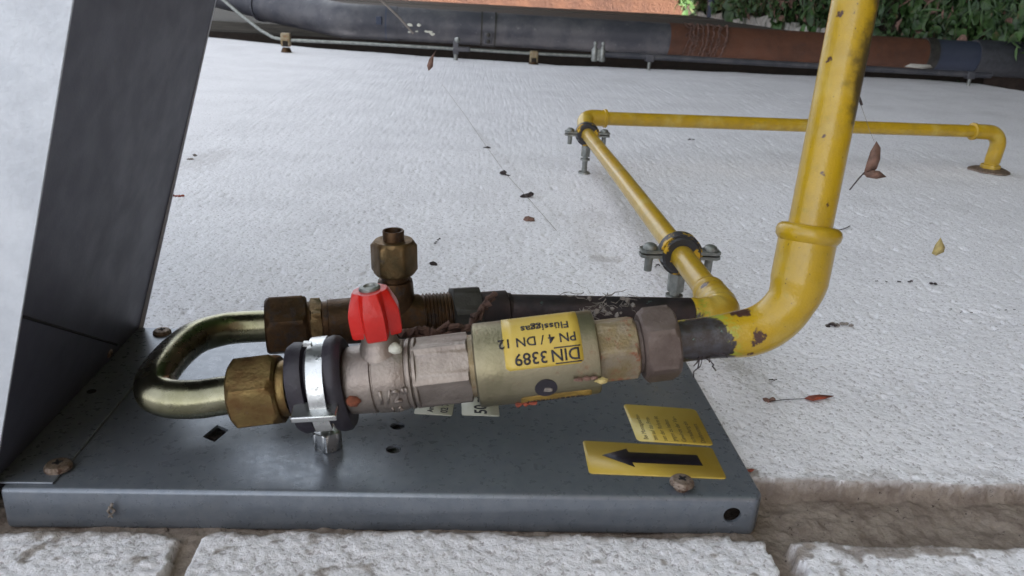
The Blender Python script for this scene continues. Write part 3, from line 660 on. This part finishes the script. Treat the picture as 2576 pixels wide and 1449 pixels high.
MB().lathe(Vector((ft.x, ft.y, 0)), (0, 0, 1), [(.0006, .034), (.003, .0335), (.0055, .027), (.006, .014)], 40, lobes=lambda a, s, r: r * (1 + .05 * math.sin(3 * a) + .03 * math.sin(7 * a))).build('wall_rosette', 'rust_screw', wp)

# ================================================================== STAND-OFF CLAMPS ON THE WALL PIPE
g = N('flaking_yellow_on_clamp'); g_c = g.mix(g.ramp(g.noise(70, 4, .6), .44, .5), (.60, .36, .015), (.035, .033, .036)); g_c = g.mix(g.ramp(g.noise(60, 3, .6, vec=None), .62, .66), g_c, (.33, .35, .37))
clampmat = g.done(g_c, .5, .1)
def standoff(y, z, label):
    c = Vector((XA, y, z)); t = thing('standoff_clamp', label, 'clamp', (XA, y, 0), 'stand-off clamps holding the yellow pipe to the wall')
    y_ = Vector((0, 1, 0))
    MB().lathe(c, y_, [(-.009, .0102), (-.0092, .0150), (-.0075, .0165), (.0075, .0165), (.0092, .0150), (.009, .0102)], 40).build('rubber_lining', clampmat, t)
    MB().lathe(c, y_, [(-.0058, .0166), (-.0058, .0182), (.0058, .0182), (.0058, .0166)], 40, caps=(False, False)).build('metal_band', clampmat, t)
    for sg in (-1, 1):
        e = c + Vector((sg * .0262, 0, 0))
        ear = MB()
        for dz in (.0021, -.0021):
            pts = [(sg * .015, -.0065), (sg * .0305, -.0075), (sg * .0345, -.0045), (sg * .0345, .0045), (sg * .0305, .0075), (sg * .015, .0065)]
            ear.prism([c + Vector((x, yy, dz - .0012)) for x, yy in pts], (0, 0, .0026))
        ear.build('ear', 'zinc_dull', t)
        bo = MB().lathe(e, (0, 0, 1), [(.0035, .0062), (.0052, .0062), (.0070, .0052), (.0082, .003)], 24, hint=(1, 0, 0)); bo.lathe(e, (0, 0, 1), [(-.0165, .0034), (-.003, .0036)], 20, hint=(1, 0, 0))
        bo.build('clamp_bolt', 'zinc_dull', t)
    st_ = MB(); z0 = z - .0175
    st_.nut((XA, y, 0), (0, 0, 1), z0 - .017, z0, .0068, phase=.4, ch=.0008, hint=(1, 0, 0)); st_.lathe((XA, y, 0), (0, 0, 1), [(0.0, .0042), (z0 - .016, .0042)], 20)
    st_.lathe((XA, y, 0), (0, 0, 1), [(z0 - .023, .0075), (z0 - .0205, .0075)], 24); st_.lathe((XA, y, 0), (0, 0, 1), [(-.001, .0095), (.0016, .0088)], 24)
    st_.build('stud', 'zinc_dull', t); return t
standoff(.640, ZA + .0005, 'nearer stand-off pipe clamp with flaking yellow and black band, beside the small yellow elbow')
standoff(1.215, ZA1, 'farther small stand-off pipe clamp under the upper yellow elbow, its stud standing on the wall')

# ================================================================== HOUSE CORNER, DOWNPIPE, CONDUCTOR
XG = 2.4
YD = 3.3; D0 = ony(1000, 60, YD); D1 = ony(2576, 152, YD); DR = .063; DU = (D1 - D0).normalized()
def dpx(px):                     # point on the downpipe axis seen near image column px
    r = ray(px, 60 + (px - 1000) * .0584); return D0 + DU * ((r.x / r.y * YD - D0.x) / DU.x)
dn = thing('downpipe', 'weathered grey rainwater downpipe with a brown cord-wrapped length, at the corner of the white wall', 'downpipe', (XG, YD, D1.z))
cor = ony(830, 52, YD); sw = [dpx(1030), dpx(850), ony(640, 12, 3.52), ony(500, -20, 3.66)]
swp = round_path([dpx(1000), dpx(865), ony(660, 10, 3.56)], [0, .13, 0], 14)
MB().tube(swp, [DR * 1.04] * len(swp), 40).build('elbow', 'gutter', dn)
rim_c = swp[-1]; rim_d = (swp[-2] - swp[-1]).normalized(); MB().tube([rim_c, rim_c + rim_d * .012], DR * 1.12, 40).build('elbow_rim', 'gutter', dn)
MB().tube([ony(760, 34, 3.45), ony(640, 6, 3.58), ony(480, -32, 3.75)], DR * .92, 36).build('offset_pipe', 'gutter', dn)
MB().tube([dpx(960), dpx(1400), dpx(1695)], DR, 48).build('pipe', 'gutter', dn)
br = MB().tube([dpx(1678), dpx(2000), dpx(2330)], DR * .985, 48).build('pipe', 'brown_pipe', dn); br['label'] = 'rusty brown length of pipe'
MB().tube([dpx(1678), dpx(1712)], DR * 1.03, 48).build('collar', 'brown_pipe', dn)
cb = MB()
for k in range(9):
    px = 1722 + k * 11 + random.uniform(-3, 3); c = dpx(px); n = 40; lean = random.uniform(.005, .03)
    cb.tube([c + DU * (lean * math.sin(a * .5) + .003 * random.uniform(-1, 1)) + Vector((0, -math.cos(a), math.sin(a))) * (DR * 1.0 + random.uniform(0, .004)) for a in [rad(-95 + 190 * i / n) for i in range(n + 1)]], random.uniform(.0025, .0045), 6)
for k in range(14):
    px = random.uniform(1716, 1830); c = dpx(px); a0 = random.uniform(-70, 60); n = 10
    cb.tube([c + DU * (.012 * math.sin(i * .7 + k)) + Vector((0, -math.cos(a), math.sin(a))) * (DR * 1.02 + .004 * random.random()) for i, a in enumerate([rad(a0 + 50 * i / n) for i in range(n + 1)])], .0018, 5)
cb.build('cord_wrapping', 'cord_brown', dn)
MB().tube([dpx(2325), dpx(2450)], DR * 1.0, 48).build('pipe', 'gutter_blue', dn)['label'] = 'dark blue grey length of pipe'
MB().tube([dpx(2318), dpx(2342)], DR * 1.07, 48).build('clamp_band', 'iron_dark', dn)
MB().tube([dpx(2444), dpx(2447), dpx(2560), dpx(2760)], [DR * 1.10, DR * 1.13, DR * 1.13, DR * 1.13], 48).build('sleeve', 'gutter_dark', dn)
MB().tube([dpx(972), dpx(976)], DR * 1.05, 48).build('joint_rim', 'gutter_blue', dn)
for px, wd in ((1228, 34),):
    st_ = MB().tube([dpx(px - wd / 2), dpx(px + wd / 2)], DR * 1.035, 48, caps=True).build('strap', 'gutter', dn)
    for s_ in (-1, 1): MB().tube([dpx(px + s_ * wd / 2 - 2), dpx(px + s_ * wd / 2 + 2)], DR * 1.06, 48).build('strap_edge', 'iron_dark', st_)
    c = dpx(px) + Vector((0, -DR * 1.05, -.030)); MB().box(c, (.030, .012, .045)).build('bracket', 'gutter', st_, bevel=.003)
    for q in (-.012, .012): MB().lathe(c + Vector((0, -.006, q)), (0, -1, 0), [(0, .008), (.004, .008), (.007, .004)], 16, hint=(0, 0, 1)).build('bolt', 'iron_dark', st_)
c = dpx(958) + Vector((0, -DR * 1.03, .012)); MB().box(c, (.022, .014, .03)).build('lug', 'gutter_blue', dn, bevel=.002)
for k in range(8):
    px = random.uniform(1010, 1100); a = rad(random.uniform(-30, 20)); c = dpx(px) + Vector((0, -math.cos(a), math.sin(a))) * DR
    MB().ball(c, random.uniform(.004, .009), 1, .4, (1.3, .35, .8)).build('bird_dropping', 'white_label', dn)
# lightning conductor wire + earth rod along the wall edge
YC = 2.96
lc_ = thing('lightning_conductor', 'thin grey lightning conductor wire clipped along the far edge of the white wall', 'conductor', ony(1345, 140, YC))
wpts = [ony(px, py, YC + dy) for px, py, dy in ((545, -14, .10), (600, 33, .06), (655, 76, .02), (688, 95, .0), (722, 101, 0), (900, 109, 0), (1145, 123, 0), (1345, 135, 0), (1510, 142, 0))]
MB().tube(round_path(wpts, .03, 5), .0055, 12).build('wire', 'zinc_dull', lc_)
for px, py, sc in ((719, 100, 1.), (1343, 143, .9)):
    c = ony(px, py, YC); MB().box(c, (.034 * sc, .022, .046 * sc)).build('clip', 'chromate_dirty', lc_, bevel=.005)
    MB().box(c + Vector((0, -.0115, -.012)), (.018, .002, .018)).build('clip_slot', 'recess_shade', lc_)
    MB().lathe(Vector((c.x, c.y, -.001)), (0, 0, 1), [(0, .02), (c.z * .4, .013)], 16, hint=(1, 0, 0)).build('clip_foot', 'brass_dark', lc_)
c = ony(1147, 120, YC); MB().box(c, (.02, .02, .045)).build('connector', 'gutter', lc_, bevel=.003); MB().box(c + Vector((0.02, -.002, -.004)), (.06, .02, .016)).build('connector_plate', 'gutter', lc_, bevel=.003)
b_ = MB(); b_.lathe(Vector((c.x, c.y, -.001)), (0, 0, 1), [(0, .008), (c.z, .007)], 12, hint=(1, 0, 0)); b_.ball(c + Vector((.004, -.004, .026)), .011, 1, .35); b_.build('connector_bolt', 'zinc_dull', lc_)
er = thing('earth_rod', 'thick dark grey earth rod with a two-bolt clamp, beneath the brown part of the downpipe', 'rod', ony(2000, 165, YC))
R0, R1 = ony(1512, 136, YC), ony(2492, 190, YC); RU = (R1 - R0).normalized()
MB().tube([R0, R0.lerp(R1, .5), R1], .0105, 16).build('rod', 'gutter_blue' if False else 'iron_rod' if 'iron_rod' in M else 'gutter', er)
cl = R0 - RU * .010
for q in (-.014, .014):
    p = cl + RU * q; MB().lathe(p + Vector((0, -.004, -.026)), (0, 0, 1), [(0, .0095), (.004, .0105), (.040, .0105), (.046, .007), (.052, .005), (.056, .0065), (.064, .0065), (.068, .004)], 20, hint=(1, 0, 0)).build('clamp_bolt', 'zinc_dull', er)
MB().box(cl + Vector((0, 0, -.004)), (.05, .018, .040)).build('clamp_plate', 'zinc_dull', er, bevel=.003)
for px, py in ((1634, 146), (2440, 189)):
    c = ony(px, py, YC); MB().box(c, (.030, .028, .026)).build('bracket', 'gutter', er, bevel=.003); MB().lathe(Vector((c.x, c.y - .004, -.001)), (0, 0, 1), [(0, .006), (c.z, .006)], 12, hint=(1, 0, 0)).build('bracket_foot', 'zinc_dull', er)
# recess and timber wall beyond the corner
tz = ony(1700, 36, 8.5).z
tw = thing('timber_wall', 'grey weathered timber boarded wall behind the downpipe, its foot on pale stones', 'wall', (XG, 5.5, tz))
nb = 5
for k in range(nb):
    y0 = 3.72 + (8.5 - 3.72) * k / nb; y1 = 3.72 + (8.5 - 3.72) * (k + 1) / nb - .012
    MB().box(((-4.0 + XG) / 2, (y0 + y1) / 2, tz - .03 + random.uniform(-.004, .004)), (XG + 4.0, y1 - y0, .05)).build('board', 'timber', tw, bevel=.004)
MB().box(((-4.0 + XG) / 2, 3.50, tz - .36), (XG + 4.0, .42, .05)).build('recess_board', 'recess_shade', tw)
MB().box(((-4.0 + XG) / 2, 3.70, tz - .20), (XG + 4.0, .04, .30)).build('corner_board', 'recess_shade', tw)
tc2 = thing('terracotta_wall', 'sunlit terracotta rendered garden wall at the far end behind the timber', 'wall', (XG, 9.3, 0))
MB().box(((XG - 1.6) / 2, 9.4, 1.0), (XG + 1.6, .2, 6)).build('render', 'terracotta', tc2, bevel=.02)
# ground
gxs = np.linspace(-6, 14, 90); gzs = np.linspace(-3, 9, 70); gv = []; gf = []
gm = MB()
for i, y in enumerate(gxs):
    for j, z in enumerate(gzs): gv.append((XG + random.uniform(-.012, .012), y, z))
for i in range(len(gxs) - 1):
    for j in range(len(gzs) - 1): b = i * len(gzs) + j; gf.append((b, b + 1, b + len(gzs) + 1, b + len(gzs)))
single('ground', gm.add(gv, gf), 'soil', None, None, (XG, 3, 1), kind='structure')
single('terrain', MB().add([(XG + .03, y, z) for y, z in ((-60, -60), (80, -60), (80, 80), (-60, 80))], [(0, 1, 2, 3)]), 'soil', None, None, (XG + .03, 0, 0), kind='structure')
hg = thing('added_shade_hedge', 'added tall dark green hedge, out of view, shading the white house wall', 'hedge', (XG, 3, 3.0))  # added out of view to darken reflections and shade the fittings
hv = MB(); nh = (60, 30); hvs = []; hfs = []; HT = 3.1
for i in range(nh[0]):
    for j in range(nh[1]): hvs.append((XG - HT * j / (nh[1] - 1), -.6 + 9.5 * i / (nh[0] - 1), 2.7 + random.uniform(-.12, .12) + .25 * math.sin(i * .7) * math.sin(j * .5)))
for i in range(nh[0] - 1):
    for j in range(nh[1] - 1): b = i * nh[1] + j; hfs.append((b, b + 1, b + nh[1] + 1, b + nh[1]))
hv.add(hvs, hfs); hv.box((XG - HT / 2, 4.15, 3.6), (HT, 9.5, 1.0)); hv.build('blocker_foliage', 'leaf', hg, smooth=0)
# edging stones
e0, e1 = onx(1765, 42, XG - .03), onx(2100, 93, XG - .03)
for k in range(11):
    p = e0.lerp(e1, (k + .5) / 11); L_ = (e1 - e0).length / 11
    R_ = Matrix.Rotation(random.uniform(-.15, .15), 3, 'X'); mb = MB().box(p + Vector((random.uniform(-.01, .02), 0, random.uniform(-.015, .015))), (.10 + random.uniform(-.02, .03), L_ * .88, .11 + random.uniform(-.03, .03)), R_)
    single('edging_stone', mb, 'stone', 'pale rough edging stone in the row at the foot of the timber wall', 'stone', p, 'pale edging stones along the timber wall', bevel=.012)
# black pipe lying in the plants and a grey board beside it
c = onx(1790, 30, XG - .07)
bpz = thing('drain_pipe', 'short black pipe with a wire tie lying before the terracotta wall', 'pipe', c)
MB().tube([c + Vector((0, 0, -.05)), c + Vector((-.02, .02, .3)), c + Vector((-.03, .03, .9))], .042, 20).build('pipe', 'gutter_blue', bpz)
for q in (.06, .075): MB().tube([c + Vector((0, 0, q)), c + Vector((0, 0, q + .008))], .047, 20).build('tie', 'zinc_dull', bpz)
c = onx(1762, 22, XG - .05); single('ground_board', MB().box(c + Vector((0, .05, .3)), (.03, .11, .75)), 'timber', 'narrow grey board lying beside the short black pipe', 'board', c, bevel=.004)
# ------------------------------------------------------------------ plants
def leaf(mb, c, d, up, L, Wd, fold=.25, n=4, heart=False):
    """a folded, drooping leaf: c base, d direction, up normal"""
    d = Vector(d).normalized(); sd = d.cross(Vector(up)).normalized(); nn = sd.cross(d); vs = []; fs = []
    for i in range(n + 1):
        t = i / n; wv = Wd * (math.sin(PI * min(1, t * .93 + .07)) ** .75 if not heart else (1 - t) ** .6 * (1 if t > 0 else .7)); p = Vector(c) + d * (L * t) + nn * (-L * .35 * t * t)
        vs += [p - sd * wv * .5 + nn * (wv * fold), p, p + sd * wv * .5 + nn * (wv * fold)]
    for i in range(n):
        b = i * 3; fs += [(b, b + 1, b + 4, b + 3), (b + 1, b + 2, b + 5, b + 4)]
    mb.add(vs, fs)
UPV = Vector((-1, 0, 0))
def rdir(t=.7):
    a = random.uniform(0, 2 * PI); return Vector((-random.uniform(-.2, t), math.cos(a), math.sin(a)))
mats3 = ['leaf', 'grass_green', 'leaf_dead']
gcv = MB()
for k in range(9000):
    y = 3.2 + 6.0 * random.random() ** 1.3; z = (.10 if y < 3.7 else -.12) + (.9 if y > 4 else .8) * random.random()
    if z < tz + .06 and y > 4.9: z = tz + .08 + random.random() * .8
    cl_ = vclump = math.sin(y * 5.1 + z * 7) * math.sin(z * 11 - y * 3.3)
    h = .02 + .10 * random.random() * (1 + cl_) + (.05 if y < 5 else 0)
    x = XG - h; gcv.cur = 2 if random.random() < .10 else (1 if y > 4.8 and random.random() < .4 else 0)
    if random.random() < .45: leaf(gcv, (x, y, z), rdir(.9), UPV + rdir(.3) * .6, random.uniform(.06, .14), random.uniform(.006, .014), .3, 3)
    else: leaf(gcv, (x, y, z), rdir(.5), UPV + rdir(.3) * .7, random.uniform(.03, .075), random.uniform(.025, .06), .2, 3)
single('ground_cover', gcv, mats3, 'dark low weeds and creeping leaves covering the soil beyond the wall corner', 'ground cover', (XG, 5, .4), kind='stuff', smooth=0)
def weed(px, py, label, n, L, Wd, spread=.10, mat='leaf', h=.08):
    c = onx(px, py, XG - h); mb = MB()
    t = thing('leafy_plant', label, 'plant', (XG, c.y, c.z))
    for k in range(n):
        o_ = Vector((random.uniform(-.05, .05), random.uniform(-spread, spread), random.uniform(-spread, spread))); leaf(mb, c + o_, rdir(.4), UPV + rdir(.4) * .8 + Vector((0, -.5, 0)), L * random.uniform(.7, 1.2), Wd * random.uniform(.7, 1.2), .15, 5)
    mb.build('leaves', mat, t); s_ = MB()
    for k in range(6): s_.tube([Vector((XG, c.y, c.z)), c + Vector((0, random.uniform(-spread, spread), random.uniform(-spread, spread))) * .8], .004, 6)
    s_.build('stem', 'leaf_dead', t); return t
weed(1745, 6, 'round-leaved green plant against the terracotta wall, left of the black pipe', 16, .16, .14, .16)
weed(1850, 22, 'clump of large round leaves just right of the short black pipe', 18, .14, .12, .16)
weed(1960, 45, 'bright green bushy weed beside the pale edging stones', 26, .11, .08, .15, 'grass_green')
weed(2040, 66, 'pale green sprawling weed close to the brown downpipe, left of the big riser', 24, .09, .05, .14, 'grass_green')
weed(2420, 50, 'feathery mid green weed above the dark end of the downpipe', 40, .08, .022, .13, 'grass_green')
dk = thing('dock_plant', 'plant with one long broad upright green leaf, just right of the thick yellow riser', 'plant', onx(2290, 90, XG))
c = onx(2292, 92, XG - .03); lm = MB(); leaf(lm, c, Vector((-.25, .10, 1)), Vector((0, -1, .1)), .24, .085, .12, 8); lm.build('leaf', 'grass_green', dk)
MB().tube([Vector((XG, c.y, c.z)), c + Vector((-.02, 0, .01))], .006, 8).build('stem', 'grass_green', dk)

# ================================================================== BITS OF DEBRIS ON THE WALL AND FITTINGS
def crumb(px, py, w_, h_, label, mat='debris', z=.0012, name='dirt_crumb', group=None, n=4, ang=0., org=None):
    p = onz(px, py, z) if org is None else org; r = ray(px, py); t = (p - CAM).length; k = t / FPX; mb = MB()
    ex = Vector((aX.x, aY.x, aZ.x)); ey = -Vector((aX.y, aY.y, aZ.y))
    for i in range(n):
        f = (i + .5) / n - .5; a, b = math.cos(ang), math.sin(ang)
        q = p + (ex * a + ey * b) * (f * w_ * k) + ey * (random.uniform(-.25, .25) * h_ * k)
        mb.ball(q, max(w_ / n * .62, h_ * .42) * k, 1, .35, (1, .8, .6))
    return single(name, mb, mat, label, 'debris', p, group)
crumb(1225, 370, 14, 12, 'small dark crumb on the cobweb thread, upper one of the trail')
crumb(1271, 438, 24, 20, 'dark crumb pair on the wall left of the long slanting yellow pipe', ang=-.9)
crumb(1325, 493, 26, 22, 'biggest black crumb of the slanting trail on the white wall')
crumb(1331, 551, 18, 26, 'dark brown crumb below the biggest black crumb', 'leaf_dead')
crumb(1100, 607, 22, 6, 'thin dark splinter on the wall right of the capped test point', ang=.8)
crumb(1091, 664, 12, 20, 'dark crumb on the wall right of the brass cap nut')
crumb(1738, 352, 16, 8, 'tiny dark speck under the long thin yellow pipe')
crumb(478, 399, 34, 10, 'grey husk on the wall beside the hood edge', 'web_dust', ang=.5, name='husk')
crumb(447, 492, 30, 8, 'small red brown scrap at the hood edge', 'leaf_red', name='leaf_scrap')
crumb(1654, 668, 14, 8, 'black fleck by the nearer stand-off clamp', ang=.5)
for px, py, w_ in ((2205, 703, 10), (2262, 708, 12), (2290, 704, 14), (2348, 712, 20), (2230, 706, 6)): crumb(px, py + random.uniform(-4, 4), w_ * .8, 5, 'small black fleck in the short row on the wall right of the thick riser', group='row of flecks on the white wall', n=2)
for px in (2392, 2418, 2444, 2470, 2512, 2530, 2552): crumb(px, 780 + random.uniform(-4, 6), random.uniform(4, 8), 3, 'small black fleck in the faint row near the right edge of the wall', group='faint row of flecks near the right edge', n=2)
crumb(2112, 816, 66, 12, 'grey cocoon stuck to the wall right of the yellow elbow', 'web_dust', name='cocoon', n=6); crumb(2092, 818, 22, 13, 'dark head end beside the grey cocoon')
crumb(1935, 1008, 22, 18, 'dark bud-like crumb left of the red brown leaf', 'leaf_dead'); crumb(1872, 1186, 40, 18, 'reddish crumbs at the end of the mortar joint by the tray corner', 'leaf_red', n=5)
crumb(1945, 862 + 94, 20, 6, 'thin black sliver on the wall left of the red brown leaf')
def leafbit(pts, mat, label, depth_y=None, z=.002, name='dead_leaf', curl=.1, th=.0004):
    P = [(onz(*p, z) if depth_y is None else ony(*p, depth_y)) for p in pts]; c = sum(P, Vector()) / len(P)
    mb = MB(); vs = [c + Vector((0, -.002, .001))] + P; n = len(P); mb.add(vs, [(0, 1 + i, 1 + (i + 1) % n) for i in range(n)])
    return single(name, mb, mat, label, 'leaf', c, solid=th, smooth=60)
leafbit([(2205, 355), (2215, 372), (2214, 400), (2205, 425), (2190, 436), (2172, 440), (2180, 410), (2190, 380)], 'leaf_dead', 'withered hanging leaf caught in cobweb right of the thick yellow riser', .62)
leafbit([(2172, 436), (2196, 428), (2212, 430), (2230, 445), (2205, 450), (2180, 446)], 'leaf_dead', 'curled lower lobe of the withered leaf in the cobweb', .618, name='leaf_lobe')
leafbit([(1098, 125), (1091, 142), (1089, 168), (1078, 179), (1074, 165), (1080, 148)], 'leaf_dead', 'small withered twig leaf hanging in front of the wall edge, top centre', 1.1)
leafbit([(2366, 598), (2377, 622), (2374, 634), (2355, 643), (2344, 638), (2352, 616)], 'leaf_tan', 'tan triangular seed wing stuck to the wall, far right', .56, name='seed_wing')
leafbit([(2022, 1003), (2035, 996), (2060, 993), (2098, 996), (2075, 1003), (2045, 1008)], 'leaf_red', 'slender red brown leaf on the wall right of the tray', name='slender_leaf')
leafbit([(2290, 170 - 10), (2340, 163), (2346, 170), (2320, 173), (2275, 168)], 'stone', 'pale fallen leaf lying on the earth rod', YC - .02, name='pale_leaf')
def strand(pts, r, mat, label, y=None, z=None, name='cobweb_strand', cat='cobweb'):
    P = [(ony(px, py, y) if y else onz(px, py, z)) if not isinstance(px, Vector) else px for px, py in pts]
    return single(name, MB().tube(P, r, 6), mat, label, cat, P[0])
strand([(2137, 478), (2150, 462), (2158, 452), (2174, 434)], .0006, 'debris', 'thin dark stalk below the withered hanging leaf', .62, name='leaf_stalk', cat='stalk')
strand([(2165, 262), (2178, 300), (2190, 335), (2200, 358)], .00018, 'web_dust', 'fine thread from which the withered leaf hangs', .62)
strand([(2158, 238), (2163, 250), (2168, 264)], .0011, 'debris', 'dark dust clump on the fine thread above the withered leaf', .62, name='dust_clump', cat='debris')
strand([(2095, 581), (2118, 577), (2132, 572), (2138, 568)], .0006, 'debris', 'thin bent dark twig on the wall right of the riser bead', z=.002, name='twig', cat='twig')
strand([(1112, 212), (1170, 290), (1228, 375), (1275, 440), (1330, 500), (1400, 580)], .0003, 'web_dust', 'long faint cobweb thread slanting down the white wall', z=.004)
strand([(958, 0), (1005, 45), (1040, 85)], .0035, 'web_dust', 'dusty cobweb strand crossing in front of the grey downpipe', 2.85)
strand([(1935, 1010), (1975, 1005), (2025, 1003)], .0003, 'debris', 'hair-thin stem of the slender red brown leaf', z=.002, name='leaf_stalk', cat='stalk')
# dry roots and webs tangled round the fittings
rt = MB(); base = a2(s2(1230)) + Vector((0, -.012, .006))
def wander(mb, a, b, r, n=10, j=.003):
    mb.tube([a.lerp(b, i / n) + Vector([random.uniform(-j, j) for _ in range(3)]) * (0 if i in (0, n) else 1) for i in range(n + 1)], [r * random.uniform(.6, 1.5) for _ in range(n + 1)], 6)
for k in range(3): wander(rt, ony(1245, 735 + k * 8, .455), ony(1170, 825 + k * 4, .43), .0013)
for k in range(3): wander(rt, ony(1180, 822 + k * 3, .43), ony(1040, 836 + k * 4, .42), .0016)
for q in range(7): rt.ball(ony(1015 + q * 12, 834 + random.uniform(-5, 5), .42), .0028, 1, .4)
single('dry_root', rt, 'cord_brown', 'dry brown rootlets tangled between the red handle and the yellow sticker', 'root', base)
wb = MB()
for k in range(22):
    a = Vector((random.uniform(1440, 1610), 0, 0)); p = ony(random.uniform(1450, 1600), random.uniform(735, 790), random.uniform(.42, .48)); q = p + Vector([random.uniform(-.02, .02), random.uniform(-.015, .015), random.uniform(-.006, .004)])
    wander(wb, p, q, random.choice((.00015, .0002, .0003)), 5, .0015)
for k in range(16): wb.ball(ony(random.uniform(1450, 1600), random.uniform(745, 795), .44), random.uniform(.0008, .002), 1, .4)
single('cobweb', wb, 'web_dust', 'dusty cobweb tangle between the copper tube and the hexagonal shoulder', 'cobweb', ony(1530, 765, .45))
rr_ = MB()
for k in range(7): p = ony(1765 + k * 3, 872 + k, .375); wander(rr_, p, p + Vector((random.uniform(-.012, .012), random.uniform(-.004, .004), random.uniform(-.018, -.004))), .00035, 6, .0012)
single('dead_insect', rr_, 'debris', 'dark spidery tangle hanging under the blackened copper stub', 'debris', ony(1770, 880, .375))
def onsleeve(px, phi, w_, label, mat, r=.0035):
    p = cyl(sx(px), rad(phi), RS + .0008); mb = MB()
    for i in range(3): mb.ball(p + U * (i - 1) * w_, r * random.uniform(.7, 1.1), 1, .35, (1.2, .7, .7))
    single('dry_scrap', mb, mat, label, 'debris', p)
onsleeve(1448, 98, .004, 'brown dry scrap on the sleeve right of the vent hole', 'leaf_dead', .0020)
onsleeve(1481, 104, .001, 'cream seed at the right end of the chromated sleeve', 'leaf_tan', .0024)
onsleeve(1300, 146, .004, 'red brown scrap under the lower yellow sticker', 'leaf_red', .0024)
st_ = MB(); p = ony(283, 1302, YF - .003); 
wander(st_, p, p + Vector((.001, 0, .009)), .0006, 5, .001); wander(st_, p + Vector((-.002, 0, 0)), p + Vector((-.001, 0, .007)), .0007, 5, .001)
single('straw', st_, 'web_dust', 'pale straw fibres on the front edge of the tray', 'straw', p)
